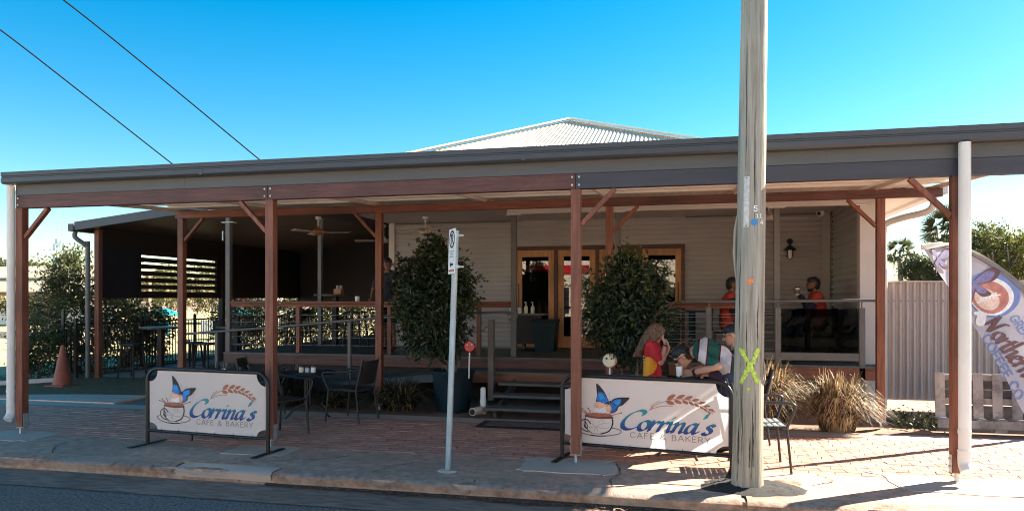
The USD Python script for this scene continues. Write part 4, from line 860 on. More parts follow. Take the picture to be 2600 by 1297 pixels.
for i, (y, zc, h) in enumerate([(14.7, .92, 1.0), (15.6, .80, .75), (19.0, .9, .95), (20.4, .9, .95)]):
    note(hedge(['dark hedge shrub behind the fence just right of the front shelter post', 'dark hedge shrub behind the fence under the louvres', 'dark hedge shrub behind the fence right of the teal umbrella', 'dark hedge shrub at the far end of the picket fence'][i], (-12.95, y, zc), (.5, .62, h), 230, 18, .085, 43 + i, stems=3), group=hg)
hedge('bushy hedge shrub filling the corner between picket fence and shelter back wall', (-12.6, 21.7, .95), (.75, .5, 1.0), 230, 18, .10, 59, stems=3)
for i, x in enumerate((-11.6, -10.5, -9.3, -8.2, -7.1)):
    hedge(['first hedge shrub behind the shelter back wall, next to the fence corner', 'second hedge shrub from the fence corner behind the shelter back wall', 'middle hedge shrub behind the shelter back wall', 'fourth hedge shrub from the fence corner behind the shelter', 'rightmost hedge shrub behind the shelter by the house'][i], (x, 21.9, .95), (.66, .4, 1.0), 230, 18, .10, 52 + i, stems=3)

# ---------------------------------------------------------------- furniture
M['weave'] = mat('dark_woven_seat', (.02, .018, .018), .6, .4, 90, bump=.4, bscale=120)
def bistro_chair(loc, rot, label, seat='slat'):
    t = thing('bistro_chair', label, 'chair', loc, rot, 'dark metal chairs on the footpath', local=True)
    for s in (-1, 1):
        y = s * .25
        put('leg', MB().tube([(.24, s * .26, 0), (.20, y, .43), (.20, y, .44)], .013, 8), M['darkmetal'], t, smooth=50)
        put('leg', MB().tube([(-.27, s * .24, 0), (-.21, s * .22, .43), (-.30, s * .20, .84)], .013, 8), M['darkmetal'], t, smooth=50)
    put('arm', MB().tube(bez([(.20, -.25, .43), (.26, -.29, .60), (.24, -.29, .665), (.05, -.28, .67), (-.18, -.25, .69), (-.285, -.15, .74), (-.31, 0, .75), (-.285, .15, .74), (-.18, .25, .69), (.05, .28, .67), (.24, .29, .665), (.26, .29, .60), (.20, .25, .43)], 6), .014, 8), M['darkmetal'], t, smooth=50)
    put('seat_frame', MB().tube([(.21, -.24, .435), (.21, .24, .435), (-.21, .21, .42), (-.21, -.21, .42)], .013, 8, closed=True), M['darkmetal'], t, smooth=50)
    if seat == 'slat':
        for k in range(7): put('slat', MB().box(-.20 + k * .058, -.225, .436, -.155 + k * .058, .225, .448, .003), M['galv2'], t)
    else: put('seat', MB().box(-.2, -.22, .43, .2, .22, .45, .006), M['weave'], t)
    put('backrest', MB().grid(np.array([[(-.215 - z * .22 - .03 * (1 - (y / .2)**2), y, .44 + z) for z in np.linspace(.06, .38, 6)] for y in np.linspace(-.2, .2, 8)])), M['weave'], t, smooth=True)
    return t
bistro_chair((.72, 7.55, 0), 4, 'metal armchair with pale slatted seat right of the utility pole')
bistro_chair((-4.78, 7.95, 0), -20, 'dark armchair standing behind the second awning post', 'weave')
bistro_chair((-4.42, 9.2, 0), 172, 'dark armchair right of the round table, turned to it', 'weave')
bistro_chair((-5.75, 9.15, 0), 15, 'dark armchair left of the round table', 'weave')
bistro_chair((-5.45, 7.75, 0), 200, 'dark armchair hidden behind the left barrier, legs showing beneath', 'weave')
bistro_chair((-.25, 8.2, 0), 160, 'dark armchair hidden behind the right barrier, legs showing beneath', 'weave')
def round_table(x, y, h, R, label, cat='table', m='pot', legs=4):
    t = thing('round_table', label, cat, (x, y, 0))
    put('tabletop', MB().lathe([(0, h - .02), (R - .01, h - .02), (R, h - .012), (R, h - .005), (R - .01, h), (0, h)], (x, y, 0), 40), M[m], t, smooth=30)
    for k in range(3):
        a = k * 2.09; put('column', MB().cyl((x + .035 * math.cos(a), y + .035 * math.sin(a), .16), (x + .035 * math.cos(a), y + .035 * math.sin(a), h - .02), .013, n=8), M['darkmetal'], t)
    for k in range(legs):
        a = k * 2 * np.pi / legs + .5; put('leg', MB().tube(bez([(x, y, .22), (x + .16 * math.cos(a), y + .16 * math.sin(a), .15), (x + .30 * math.cos(a), y + .30 * math.sin(a), 0)], 5), .013, 8), M['darkmetal'], t)
    return t
round_table(-5.07, 9.18, .64, .39, 'round dark teal pedestal table with condiment jars near the second post')
round_table(-.02, 7.95, .66, .34, 'round table behind the right barrier where three people gather', m='darkmetal')
for i, (dx, dz, m, w) in enumerate([(-.09, .095, 'cream', 'cream condiment jar, left of three on the round table'), (0, .085, 'galv2', 'grey condiment jar, middle of three on the round table'), (.09, .10, 'white', 'white condiment jar, right of three on the round table')]):
    t = thing('condiment_jar', w, 'jar', (-5.03 + dx, 9.1, .641))
    put('jar', MB().lathe([(0, .642), (.03, .642), (.033, .65), (.033, .635 + dz * .8), (.0, .635 + dz * .8)], (-5.03 + dx, 9.1, 0), 14), M[m], t, smooth=40)
    put('lid', MB().lathe([(.034, .636 + dz * .8), (.034, .64 + dz), (0, .642 + dz)], (-5.03 + dx, 9.1, 0), 14), M['darkmetal'], t, smooth=40)
def bar_table(x, y, z, label, R=.36, h=1.06, m='darkmetal'):
    t = thing('bar_table', label, 'bar table', (x, y, z))
    put('tabletop', MB().lathe([(0, z + h - .035), (R, z + h - .035), (R, z + h), (0, z + h)], (x, y, 0), 28), M[m], t)
    put('column', MB().box(x - .05, y - .05, z + .02, x + .05, y + .05, z + h - .036), M['darkwall'], t)
    put('base', MB().box(x - .25, y - .25, z, x + .25, y + .25, z + .02), M['darkwall'], t)
def stool(x, y, z, label, h=.72):
    t = thing('bar_stool', label, 'bar stool', (x, y, z), group='dark bar stools on the patio and deck')
    put('seat', MB().box(x - .17, y - .17, z + h - .04, x + .17, y + .17, z + h, .008), M['darkwall'], t)
    for a in (-1, 1):
        for b in (-1, 1): put('leg', MB().beam((x + a * .19, y + b * .19, z), (x + a * .13, y + b * .13, z + h - .041), .035, .035), M['darkwall'], t)
    put('foot_rail', MB().box(x - .16, y - .17, z + .2, x + .16, y - .15, z + .22), M['darkwall'], t); put('foot_rail', MB().box(x - .16, y + .15, z + .2, x + .16, y + .17, z + .22), M['darkwall'], t)
bar_table(-10.75, 13.3, 0, 'dark bar table on the patio nearest the cone side', .42)
stool(-11.15, 12.95, 0, 'leftmost dark bar stool on the patio'); stool(-10.35, 13.75, 0, 'dark bar stool on the patio right of the first bar table')
bar_table(-9.35, 13.9, 0, 'dark bar table on the patio behind the second rear post', .42)
stool(-8.95, 13.5, 0, 'dark bar stool just left of the grey verandah post'); stool(-9.8, 13.5, 0, 'dark bar stool between the two patio bar tables')
bar_table(-6.95, 13.7, DZ, 'bar table on the deck carrying the cutlery holder', .42)
stool(-6.4, 13.5, DZ, 'dark bar stool right of the deck bar table'); stool(-7.6, 13.4, DZ, 'dark bar stool left of the deck bar table')
bar_table(-5.7, 15.6, DZ, 'low timber topped table deep inside the shelter', .5, .76, 'tim_x')
stool(-5.9, 14.6, DZ, 'dark stool in front of the deep shelter table', .46); stool(-5.1, 15.1, DZ, 'dark stool right of the deep shelter table', .46)
t = thing('cutlery_holder', 'small wooden cutlery holder standing on the deck bar table', 'cutlery holder', (-6.85, 13.66, DZ + 1.06))
put('holder', MB().box(-6.93, 13.60, DZ + 1.062, -6.77, 13.72, DZ + 1.17, .004), M['paper'], t)
for k in range(5): put('cutlery', MB().cyl((-6.90 + k * .028, 13.66, DZ + 1.10), (-6.905 + k * .032, 13.66, DZ + 1.24), .006, n=5), M['cream'], t)
put('glass_vase', MB().lathe([(.015, 1.62), (.02, 1.63), (.07, 1.78), (.066, 1.78), (.016, 1.635)], (-7.25, VY, 0), 14), M['tint'], smooth=50, label='conical glass vase on the drink rail left of the second post', cat='vase')
# things by the doors
t = thing('sanitiser_stand', 'dark stand holding two pump bottles by the left door', 'stand', (-2.98, 13.6, DZ))
put('shelf', MB().box(-3.28, 13.45, DZ + .66, -2.55, 13.8, DZ + .69), M['greymetal'], t); put('cabinet', MB().box(-3.12, 13.5, DZ + .12, -2.66, 13.78, DZ + .659), M['navywall'], t); put('base', MB().lathe([(0, .02), (.24, .02), (.26, 0)], (-2.95, 13.6, DZ), 20), M['darkmetal'], t); put('stem', MB().cyl((-2.98, 13.6, DZ + .02), (-2.98, 13.6, DZ + .12), .04), M['darkmetal'], t)
for i, x in enumerate((-2.93, -2.80)):
    q = thing('pump_bottle', ['pale pump bottle, left of the pair by the left door', 'pale pump bottle, right of the pair by the left door'][i], 'bottle', (x, 13.55, DZ + .69))
    put('bottle', MB().lathe([(0, .691), (.035, .691), (.037, .70), (.037, .81), (.012, .84), (.012, .86)], (x, 13.55, DZ), 12), M['cream'], q, smooth=40)
    put('pump', MB().cyl((x, 13.55, DZ + .86), (x, 13.55, DZ + .90), .006, n=6).box(x - .035, 13.545, DZ + .893, x + .008, 13.558, DZ + .905), M['white'], q)
for i, x in enumerate((-3.22, -3.06)):
    put('tin', MB().lathe([(0, .691), (.045, .691), (.045, .80), (.04, .80), (.04, .7)], (x, 13.6, DZ), 14), M['galv2'], label=['grey tin at the left end of the sanitiser shelf', 'grey tin next to the pump bottles on the shelf'][i], cat='tin')
t = thing('waste_bin', 'tapered dark teal rubbish bin on the deck between the doors', 'bin', (-2.35, 13.3, DZ))
put('body', trimesh.convex.convex_hull(np.array([(-2.50 + a * w, 13.3 + b * w, DZ + z) for z, w in ((0, .17), (.54, .215)) for a in (-1, 1) for b in (-1, 1)])), M['pot'], t); put('rim', MB().box(-2.73, 13.07, DZ + .541, -2.27, 13.53, DZ + .59, .012), M['pot'], t)
t = thing('door_mat', 'flat mat with dark green border at the foot of the steps', 'mat', (-1.9, 9.3, 0))
put('border', MB().box(-2.62, 9.02, .008, -1.0, 9.50, .018, .003), M['pot'], t); put('pile', MB().box(-2.52, 9.10, .0185, -1.1, 9.42, .024, .002), M['bark'], t)
t = thing('vent_pipe', 'short capped white plastic pipe standing left of the steps', 'pipe', (-2.76, 10.0, 0))
put('stack', MB().tube([(-2.79, 10.02, .02), (-2.79, 10.02, .36)], .04, 14).ball((-2.79, 10.02, .36), .04, ICO1), M['white'], t, smooth=40); put('collar', MB().tube([(-2.79, 10.02, .17), (-2.79, 10.02, .22)], .046, 14), M['white'], t, smooth=40)
put('outlet', MB().tube([(-2.77, 10.1, .08), (-2.88, 9.78, .075)], .055, 14), M['creampipe'], t, smooth=40)
put('outlet_bore', MB().tube([(-2.879, 9.783, .075), (-2.881, 9.776, .075)], .044, 14), M['black'], t)
# fittings under the verandah
def fan(x, y, z, label, rot, m='cream', drop=.22):
    t = thing('ceiling_fan', label, 'ceiling fan', (x, y, z), rot, 'ceiling fans under the verandah', local=True)
    put('rod', MB().cyl((0, 0, .06), (0, 0, drop), .012, n=8), M['white'], t); put('cap', MB().lathe([(.055, drop), (.05, drop - .04), (.015, drop - .06)], (0, 0, 0), 16), M['white'], t, smooth=40)
    put('motor', MB().lathe([(0, -.045), (.10, -.04), (.125, -.01), (.12, .03), (.06, .06), (.035, .10), (.012, .12)], (0, 0, 0), 24), M[m], t, smooth=40)
    for k in range(3):
        a = k * 2.0944; d = np.array((math.cos(a), math.sin(a), 0)); s = np.array((-d[1], d[0], .18))
        put('blade', MB().add([d * q + s * w + (0, 0, dz) for q, w0 in ((.12, .035), (.30, .06), (.62, .065)) for w in (-w0, w0) for dz in (0, .006)], [[0, 2, 6, 4], [4, 6, 10, 8], [1, 5, 7, 3], [5, 9, 11, 7], [0, 4, 5, 1], [4, 8, 9, 5], [2, 3, 7, 6], [6, 7, 11, 10], [8, 10, 11, 9]]), M['creampipe'], t)
    return t
f = at(808, 590, 12.9); fan(f[0], f[1], f[2], 'cream ceiling fan over the deck left of the centre, near the round column', 12, 'paper', .3)
f = at(1080, 588, 13.0); fan(f[0], f[1], f[2], 'cream ceiling fan above the left potted fig', 40, 'cream', .28)
f = at(974, 612, 15.0); fan(f[0], f[1], f[2], 'small far ceiling fan beside the house corner', 75, 'white', .35)
f = at(1952, 553, 12.9); fan(f[0], f[1], f[2], 'pale ceiling fan right of the utility pole', 10, 'creampipe', .22)
f = at(2006, 635, WY - .1)
t = thing('wall_lantern', 'dark green wall lantern on the cladding right of the pole', 'wall lamp', f)
put('arm', MB().ball(f + (0, .03, .16), (.055, .05, .055), ICO1).tube([f + (0, .02, .12), f + (0, -.02, .05)], .018, 8), M['pot'], t, smooth=True); put('hood', MB().lathe([(.0, .09), (.03, .08), (.115, 0), (.10, -.005)], f, 20), M['pot'], t, smooth=40)
put('globe', MB().lathe([(.05, -.002), (.05, -.13), (.03, -.16), (0, -.165)], f, 16), M['white'], t, smooth=50)
cg = MB()
for k in range(4): a = k * 1.571 + .6; cg.tube([f + (.06 * math.cos(a), .06 * math.sin(a), 0), f + (.062 * math.cos(a), .062 * math.sin(a), -.12), f + (0, 0, -.18)], .008, 5)
put('cage', cg, M['pot'], t)
f = at(2083, 541, WY - .25)
t = thing('security_camera', 'small white dome security camera under the verandah ceiling at right', 'camera', f)
put('mount', MB().cyl(f + (.02, .0, .04), f + (.02, 0, CZ - f[2] - .001), .03), M['white'], t); put('housing', MB().ball(f, .07), M['white'], t, smooth=True); put('lens', MB().ball(f + (-.03, -.05, -.012), .035, ICO1), M['black'], t, smooth=True)
f = at(566, 600, 12.3)
t = thing('tube_lamp', 'thin grey tube lamp hanging beside the left verandah post', 'lamp', f); put('tube', MB().cyl(f + (0, 0, -.08), f + (0, 0, .10), .018), M['galv2'], t); put('bracket', MB().tube([f + (0, 0, .05), f + (.12, 0, .02)], .008, 6), M['darkmetal'], t)
# traffic cone
t = thing('traffic_cone', 'tall faded orange traffic cone on the dirt by the shelter corner', 'traffic cone', (-11.45, 11.5, 0))
put('body', MB().lathe([(.17, .035), (.03, .76), (.022, .77), (0, .77)], (-11.45, 11.5, 0), 28), M['cone'], t, smooth=40); put('base', MB().box(-11.67, 11.28, 0, -11.23, 11.72, .034, .008), M['cone'], t)
# ---------------------------------------------------------------- people
def hull(*sp):
    return manifold3d.Manifold.hull_points(np.vstack([np.asarray(c, float) + ICO1.vertices * r for c, r in sp]))
def solid(parts, edge=.022, rounds=8):
    m = manifold3d.Manifold.batch_boolean(parts, manifold3d.OpType.Add).refine_to_length(edge).to_mesh()
    t = trimesh.Trimesh(m.vert_properties[:, :3], m.tri_verts, process=True)
    trimesh.smoothing.filter_taubin(t, .5, .53, rounds); return t
BONES = [('pel', 'hipL'), ('pel', 'hipR'), ('pel', 'wst', 'hipL', 'hipR'), ('wst', 'chs'), ('chs', 'shL', 'nek'), ('chs', 'shR', 'nek'), ('hipL', 'knL'), ('hipR', 'knR'), ('knL', 'anL'), ('knR', 'anR'), ('anL', 'toL'), ('anR', 'toR'), ('shL', 'elL'), ('shR', 'elR'), ('elL', 'wrL'), ('elR', 'wrR')]
RAD = dict(pel=.105, wst=.105, chs=.118, nek=.05, sh=.058, el=.042, wr=.028, hip=.088, kn=.058, an=.042, to=.034)
def rad(k): return RAD.get(k, RAD.get(k[:-1], .05))
def hand(w, d, n, s, sc=1.0):
    """Palm, four curled fingers and a thumb; d along the hand, n where the palm faces, s towards the thumb."""
    d, n, s = unit(d), unit(n), unit(s); p = []
    k = w + d * .085 * sc
    p.append(hull((w + d * .015 * sc + s * .014 * sc, .017 * sc), (w + d * .015 * sc - s * .014 * sc, .016 * sc), (k + s * .024 * sc, .012 * sc), (k - s * .026 * sc, .011 * sc)))
    for i, L in enumerate((.9, 1.0, .94, .76)):
        b = k + s * (.026 - i * .0175) * sc; m = b + (d * .034 + n * .014) * L * sc; t = m + (d * .010 + n * .030) * L * sc; e = t + (n * .014 - d * .012) * L * sc
        p += [hull((b, .0095 * sc), (m, .0088 * sc)), hull((m, .0088 * sc), (t, .008 * sc)), hull((t, .008 * sc), (e, .0072 * sc))]
    b = w + d * .03 * sc + s * .026 * sc; m = b + (d * .026 + s * .022 + n * .012) * sc
    return p + [hull((b, .013 * sc), (m, .011 * sc)), hull((m, .011 * sc), (m + (d * .03 + n * .014) * sc, .009 * sc))]
def person(label, loc, rot, J, face, wear, skin, hair, hair_fn=None, hands=None, sc=1.0, extra=None):
    t = thing('person', label, 'person', loc, rot, local=True)
    J = {k: np.array(v, float) * sc for k, v in J.items()}; R = lambda k: rad(k) * sc
    parts = [hull(*[(J[k], R(k)) for k in b]) for b in BONES]
    f = unit(face); u = np.array((0, 0, 1.0)); sdv = unit(np.cross(u, f)); u = unit(np.cross(f, sdv)); c = J['hed']; q = sc ** .6
    parts += [hull((J['nek'], .05 * q), (c - u * .07 * q - f * .01 * q, .05 * q)), hull((c, .084 * q), (c - f * .025 * q + u * .012 * q, .086 * q), (c + f * .02 * q - u * .03 * q, .068 * q)), hull((c + f * .02 * q - u * .03 * q, .066 * q), (c + f * .045 * q - u * .085 * q, .038 * q), (c + f * .064 * q - u * .105 * q, .020 * q), (c - f * .01 * q - u * .06 * q, .055 * q)), hull((c + f * .085 * q + u * .0, .012 * q), (c + f * .112 * q - u * .04 * q, .0125 * q), (c + f * .085 * q - u * .045 * q, .014 * q)), hull((c + f * .088 * q - u * .078 * q - sdv * .016, .008 * q), (c + f * .088 * q - u * .078 * q + sdv * .016, .008 * q)), hull((c + f * .078 * q + u * .022 * q - sdv * .03, .014 * q), (c + f * .078 * q + u * .022 * q + sdv * .03, .014 * q))]
    for s in (-1, 1): parts.append(hull((c - f * .005 + s * sdv * .082 * q - u * .002, .016 * q), (c - f * .012 + s * sdv * .086 * q - u * .04 * q, .011 * q)))
    for h in hands or []: parts += hand(*h)
    put('body', solid(parts, .016, 5), M[skin], t, smooth=True)
    for s, nm in ((-1, 'eye'), (1, 'eye')): put(nm, MB().ball(c + f * .079 * q + s * sdv * .031 * q - u * .006 * q, .0115 * q, ICO1), M['black'], t, smooth=True)
    for nm, bones, ex, m in wear:
        cl = solid([hull(*[(J[k] if isinstance(k, str) else J[k[0]] + (J[k[1]] - J[k[0]]) * k[2], (R(k) if isinstance(k, str) else R(k[0]) * (1 - k[2]) + R(k[1]) * k[2]) + ex) for k in b]) for b in bones], .018, 6)
        v = cl.vertices; cl.vertices = v + (meshkit.fbm(v * (9, 9, 16) + 5, 3)[:, None] - .5) * (.034 if nm not in ('shoes',) else .0) * cl.vertex_normals
        put(nm, cl, M[m], t, smooth=True)
    hp = hair_fn(c, f, u, sdv, q) if hair_fn else [hull((c + u * .03 * q, .083 * q), (c - f * .03 * q + u * .025 * q, .086 * q)), hull((c - f * .035 * q + u * .01 * q, .086 * q), (c - f * .05 * q - u * .05 * q, .062 * q)), hull((c + f * .035 * q + u * .055 * q, .052 * q), (c - f * .02 * q + u * .045 * q, .075 * q))]
    hs = solid(hp, .012, 3); v = hs.vertices; hs.vertices = v + (meshkit.fbm(v * 70, 3)[:, None] - .5) * .014 * hs.vertex_normals
    put('hair', hs, M[hair], t, smooth=True)
    if extra: extra(t, J, c, f, u, sdv, q)
    return t
TORSO = [('pel', 'wst', 'hipL', 'hipR'), ('wst', 'chs'), ('chs', 'shL'), ('chs', 'shR'), ('chs', 'shL', 'shR')]
SLEEVE = [('shL', ('shL', 'elL', .75)), ('shR', ('shR', 'elR', .75))]; LONG = [('shL', 'elL'), ('shR', 'elR'), ('elL', ('elL', 'wrL', .92)), ('elR', ('elR', 'wrR', .92))]
LEGS = [('pel', 'hipL'), ('pel', 'hipR'), ('hipL', 'knL'), ('hipR', 'knR'), ('knL', 'anL'), ('knR', 'anR')]
SHORTS = [('pel', 'hipL'), ('pel', 'hipR'), ('hipL', ('hipL', 'knL', .85)), ('hipR', ('hipR', 'knR', .85))]
SHOES = [('anL', 'toL'), ('anR', 'toR')]
STAND = dict(pel=(0, 0, .95), wst=(.0, 0, 1.10), chs=(0, 0, 1.30), nek=(0, 0, 1.46), hed=(.03, 0, 1.61), shL=(0, .17, 1.40), shR=(0, -.17, 1.40), elL=(-.03, .24, 1.12), elR=(-.03, -.24, 1.12), wrL=(.06, .25, .89), wrR=(.06, -.25, .89), hipL=(0, .09, .91), hipR=(0, -.09, .91), knL=(.03, .10, .5), knR=(.03, -.10, .5), anL=(-.02, .1, .085), anR=(-.02, -.1, .085), toL=(.15, .11, .036), toR=(.15, -.11, .036))
SIT = dict(STAND, pel=(0, 0, .55), wst=(0, 0, .70), chs=(.03, 0, .90), nek=(.05, 0, 1.06), hed=(.09, 0, 1.215), shL=(.04, .17, 1.0), shR=(.04, -.17, 1.0), elL=(.10, .23, .76), elR=(.10, -.23, .76), wrL=(.32, .16, .76), wrR=(.32, -.16, .76), hipL=(.02, .09, .53), hipR=(.02, -.09, .53), knL=(.42, .11, .53), knR=(.42, -.11, .53), anL=(.40, .11, .09), anR=(.40, -.11, .09), toL=(.56, .12, .036), toR=(.56, -.12, .036))
def bands(name, axis, stops, lo, hi):
    return usdkit.material(stage, '/World/Looks/' + name, {'tc': ('texture_coordinate', {}), 'd': ('vector_math', {'math_type': 'dot_product', 'vector2': axis}), 'mr': ('map_range', {'from_min': lo, 'from_max': hi, 'clamp': True}), 'r': ('rgb_ramp', {'ramp': stops, 'interpolate': False}), 'n': ('noise_texture', {'scale': 22, 'detail': 4}), 'bu': ('bump', {'strength': .35, 'distance': .02}), 'p': ('principled_bsdf', {'roughness': .8, 'specular_ior_level': .2})},
        [('tc.object', 'd.vector1'), ('d.value', 'mr.value'), ('mr.result', 'r.fac'), ('r.color', 'p.base_color'), ('tc.object', 'n.vector'), ('n.fac', 'bu.height'), ('bu.normal', 'p.normal')], surface='p.BSDF')
GR, WH, MR = (.012, .085, .065), (.58, .54, .54), (.09, .014, .028)
M['rugby'] = bands('striped_rugby_cloth', (1, 0, .12), [(0, GR), (.17, MR), (.20, WH), (.40, MR), (.43, GR), (.63, MR), (.66, WH), (.80, MR), (.83, GR)], .02, .60)
M['kidshirt'] = mat('red_sport_cloth', (.46, .010, .022), .75, .1, 10, bump=.1); M['yellow'] = mat('golden_yellow_cloth', (.72, .30, .012), .75, .08, 10, bump=.1)

# child: right hand at the mouth, long hair
kid = dict(STAND, hed=(.06, 0, 1.59), elR=(.16, -.20, 1.16), wrR=(.20, -.10, 1.41), elL=(.10, .22, 1.15), wrL=(.22, .10, 1.36))
def longhair(c, f, u, s, q):
    back = [c - f * .03 + u * .02, c - f * .06 - u * .06, c - f * .08 - u * .16, c - f * .10 - u * .25, c - f * .13 - u * .31]
    rr = [.095, .09, .08, .062, .03]
    p = [hull((c + u * .03 * q, .088 * q), (c - f * .03 * q + u * .02 * q, .09 * q)), hull((c + f * .045 * q + u * .035 * q, .06 * q), (c - f * .02 * q + u * .03 * q, .08 * q)), hull((c - s * .055 + f * .04 - u * .0, .042 * q), (c - s * .06 + f * .02 - u * .10, .030 * q), (c - s * .04 - f * .05, .06)), hull((c + s * .055 + f * .03 - u * .0, .042 * q), (c + s * .06 + f * .01 - u * .10, .030 * q), (c + s * .04 - f * .05, .06))]
    return p + [hull((back[i], rr[i] * q), (back[i + 1], rr[i + 1] * q)) for i in range(4)] + [hull((back[i] - s * .05 * (1 - i * .15) - u * .02 * i, .045 * q), (back[i + 1] - s * .06 - u * .03, .03 * q)) for i in range(4)]
S = .79
def kid_extra(t, J, c, f, u, s, q):
    def side(poly, lift):                                # printed panel on the near side of the shirt
        m = MB(); v, fa = trimesh.creation.triangulate_polygon(poly.segmentize(.02), engine='earcut')
        return v, fa
    cl = [hull((J['pel'] + (-.015, -.055, -.01), .09), (J['wst'] + (-.01, -.055, 0), .078), (J['chs'] + (-.01, -.05, -.10), .080))]
    put('yellow_panel', solid(cl, .02, 4), M['yellow'], t, smooth=True)
    put('wrist_band', MB().tube([J['wrR'] + (-.004, 0, -.012), J['wrR'] + (.0, 0, .008)], .030, 12), M['black'], t)
    let = MB(); pr = np.random.default_rng(2)
    for k in range(9):
        z = J['chs'][2] - .06 - k * .035; let.box(J['chs'][0] - .098, -.062, z, J['chs'][0] - .088, -.052, z + .014)
    put('back_lettering', let, M['cream'], t)
dn = np.array
person('child with long brown hair in red and yellow sports shirt, hand at mouth', (-.37, 8.75, 0), -8, kid, (.93, 0, -.36), [('shirt', TORSO + SLEEVE + [('wst', 'pel', 'hipL', 'hipR')], .016, 'kidshirt'), ('shorts', SHORTS, .014, 'navy'), ('shoes', SHOES, .012, 'black')], 'skin', 'hair_brown', longhair,
       [(dn(kid['wrR']) * S, (-.25, .35, 1), (-1, .3, 0), (.1, -1, .3), S), (dn(kid['wrL']) * S, (-.2, -.3, 1), (-1, 0, 0), (0, 1, .3), S)], S, kid_extra)
# man stooping over the table
man = dict(STAND, pel=(0, 0, .90), wst=(.12, 0, 1.01), chs=(.29, 0, 1.085), nek=(.42, 0, 1.065), hed=(.535, 0, 1.02), shL=(.33, .18, 1.06), shR=(.33, -.18, 1.06), elL=(.16, .30, .94), elR=(.22, -.27, .90), wrL=(.42, .22, .855), wrR=(.46, -.08, .84), hipL=(-.01, .10, .87), hipR=(-.01, -.10, .87), knL=(.05, .11, .47), knR=(-.02, -.11, .47))
def man_extra(t, J, c, f, u, s, q):
    g = MB()
    for k in (-1, 1): g.tube([c + f * .092 + s * k * .034 + (u * math.cos(a) + s * math.sin(a)) * .026 for a in np.linspace(0, 6.28, 11)[:-1]], .004, 5, closed=True).tube([c + f * .09 + s * k * .058, c - f * .01 + s * k * .09], .004, 5)
    put('sunglasses', g.ball(c + f * .09 + s * .034, (.012, .024, .022), ICO1).ball(c + f * .09 - s * .034, (.012, .024, .022), ICO1), M['black'], t)
    put('watch', MB().tube([J['wrL'] + (-.03, .02, .012), J['wrL'] + (-.012, .01, .004)], .034, 12), M['black'], t)
person('man stooping in a green, white and maroon striped shirt', (.50, 8.30, 0), 180, man, (.72, 0, -.69), [('shirt', TORSO + SLEEVE, .022, 'rugby'), ('trousers', LEGS, .02, 'jeans'), ('shoes', SHOES, .012, 'black')], 'skin', 'hair_dark', None,
       [(dn(man['wrL']), (.8, -.5, -.3), (.1, -.6, -.5), (.2, 0, 1), 1.0), (dn(man['wrR']), (.8, .5, -.3), (.1, .6, -.5), (.2, 0, 1), 1.0)], 1.0, man_extra)
put('paper_cup', MB().lathe([(0, .655), (.027, .655), (.036, .76), (.033, .76), (0, .66)], (-.06, 8.09, .16), 14), M['white'], label='small white cup in the hands of the stooping man', cat='cup')
# seated, mostly hidden by the pole
def specs(t, J, c, f, u, s, q):
    g = MB()
    for k in (-1, 1): g.tube([c + f * .098 + s * k * .034 - u * .006 + (u * math.cos(a) * .8 + s * math.sin(a)) * .025 for a in np.linspace(0, 6.28, 11)[:-1]], .003, 5, closed=True).tube([c + f * .095 + s * k * .058, c - f * .01 + s * k * .09], .003, 5)
    put('spectacles', g, M['darkmetal'], t)
person('seated person with dark hair and spectacles in purple top behind the pole', (.63, 8.95, 0), 176, dict(SIT, hed=(.10, 0, 1.235)), (.95, 0, -.3), [('top', TORSO + LONG, .018, 'purple'), ('trousers', LEGS, .016, 'jeans'), ('shoes', SHOES, .012, 'black')], 'skin', 'hair_dark', None, [(dn(SIT['wrL']), (1, -.4, 0), (0, 0, -1), (0, -1, .2), 1.0), (dn(SIT['wrR']), (1, .4, 0), (0, 0, -1), (0, 1, .2), 1.0)], 1.0, specs)
bistro_chair((.68, 8.95, 0), 176, 'dark armchair under the person in purple behind the pole', 'weave')
# two workers on the verandah
VEST = [('wst', 'chs'), ('pel', 'wst', 'hipL', 'hipR'), ('chs', 'shL', 'shR')]
person('worker in orange vest over dark shirt seated left of the pole, facing right', (.68, 12.55, DZ), 0, SIT, (1, 0, -.05), [('shirt', TORSO + LONG, .016, 'navy'), ('vest', VEST, .026, 'hivis'), ('trousers', LEGS, .016, 'navy'), ('shoes', SHOES, .012, 'black')], 'skin_dark', 'hair_dark', None, [(dn(SIT['wrL']), (1, -.3, 0), (0, 0, -1), (0, -1, .2), 1.0), (dn(SIT['wrR']), (1, .3, 0), (0, 0, -1), (0, 1, .2), 1.0)])
w2 = dict(SIT, elL=(.18, .22, .80), wrL=(.30, .10, 1.02), elR=(.12, -.26, .76))
def beard(t, J, c, f, u, s, q): put('beard', solid([hull((c + f * .045 - u * .09, .042), (c + f * .062 - u * .105, .026), (c + f * .01 - u * .075, .055))], .012, 3), M['hair_dark'], t, smooth=True)
person('bearded worker in orange shirt holding a cup, seated near the return wall', (2.12, 12.75, DZ), 180, w2, (1, 0, -.05), [('shirt', TORSO + LONG, .018, 'navy'), ('vest', VEST + [('shL', ('shL', 'elL', .35)), ('shR', ('shR', 'elR', .35))], .032, 'hivis'), ('trousers', LEGS, .016, 'navy'), ('shoes', SHOES, .012, 'black')], 'skin_dark', 'hair_dark', None, [(dn(w2['wrL']), (.35, -.3, 1), (1, 0, 0), (0, -1, .2), 1.0), (dn(w2['wrR']), (1, .3, 0), (0, 0, -1), (0, 1, .2), 1.0)], 1.0, beard)
t = thing('coffee_cup', 'takeaway coffee cup with dark lid raised by the bearded worker', 'cup', (1.78, 12.6, DZ + 1.02))
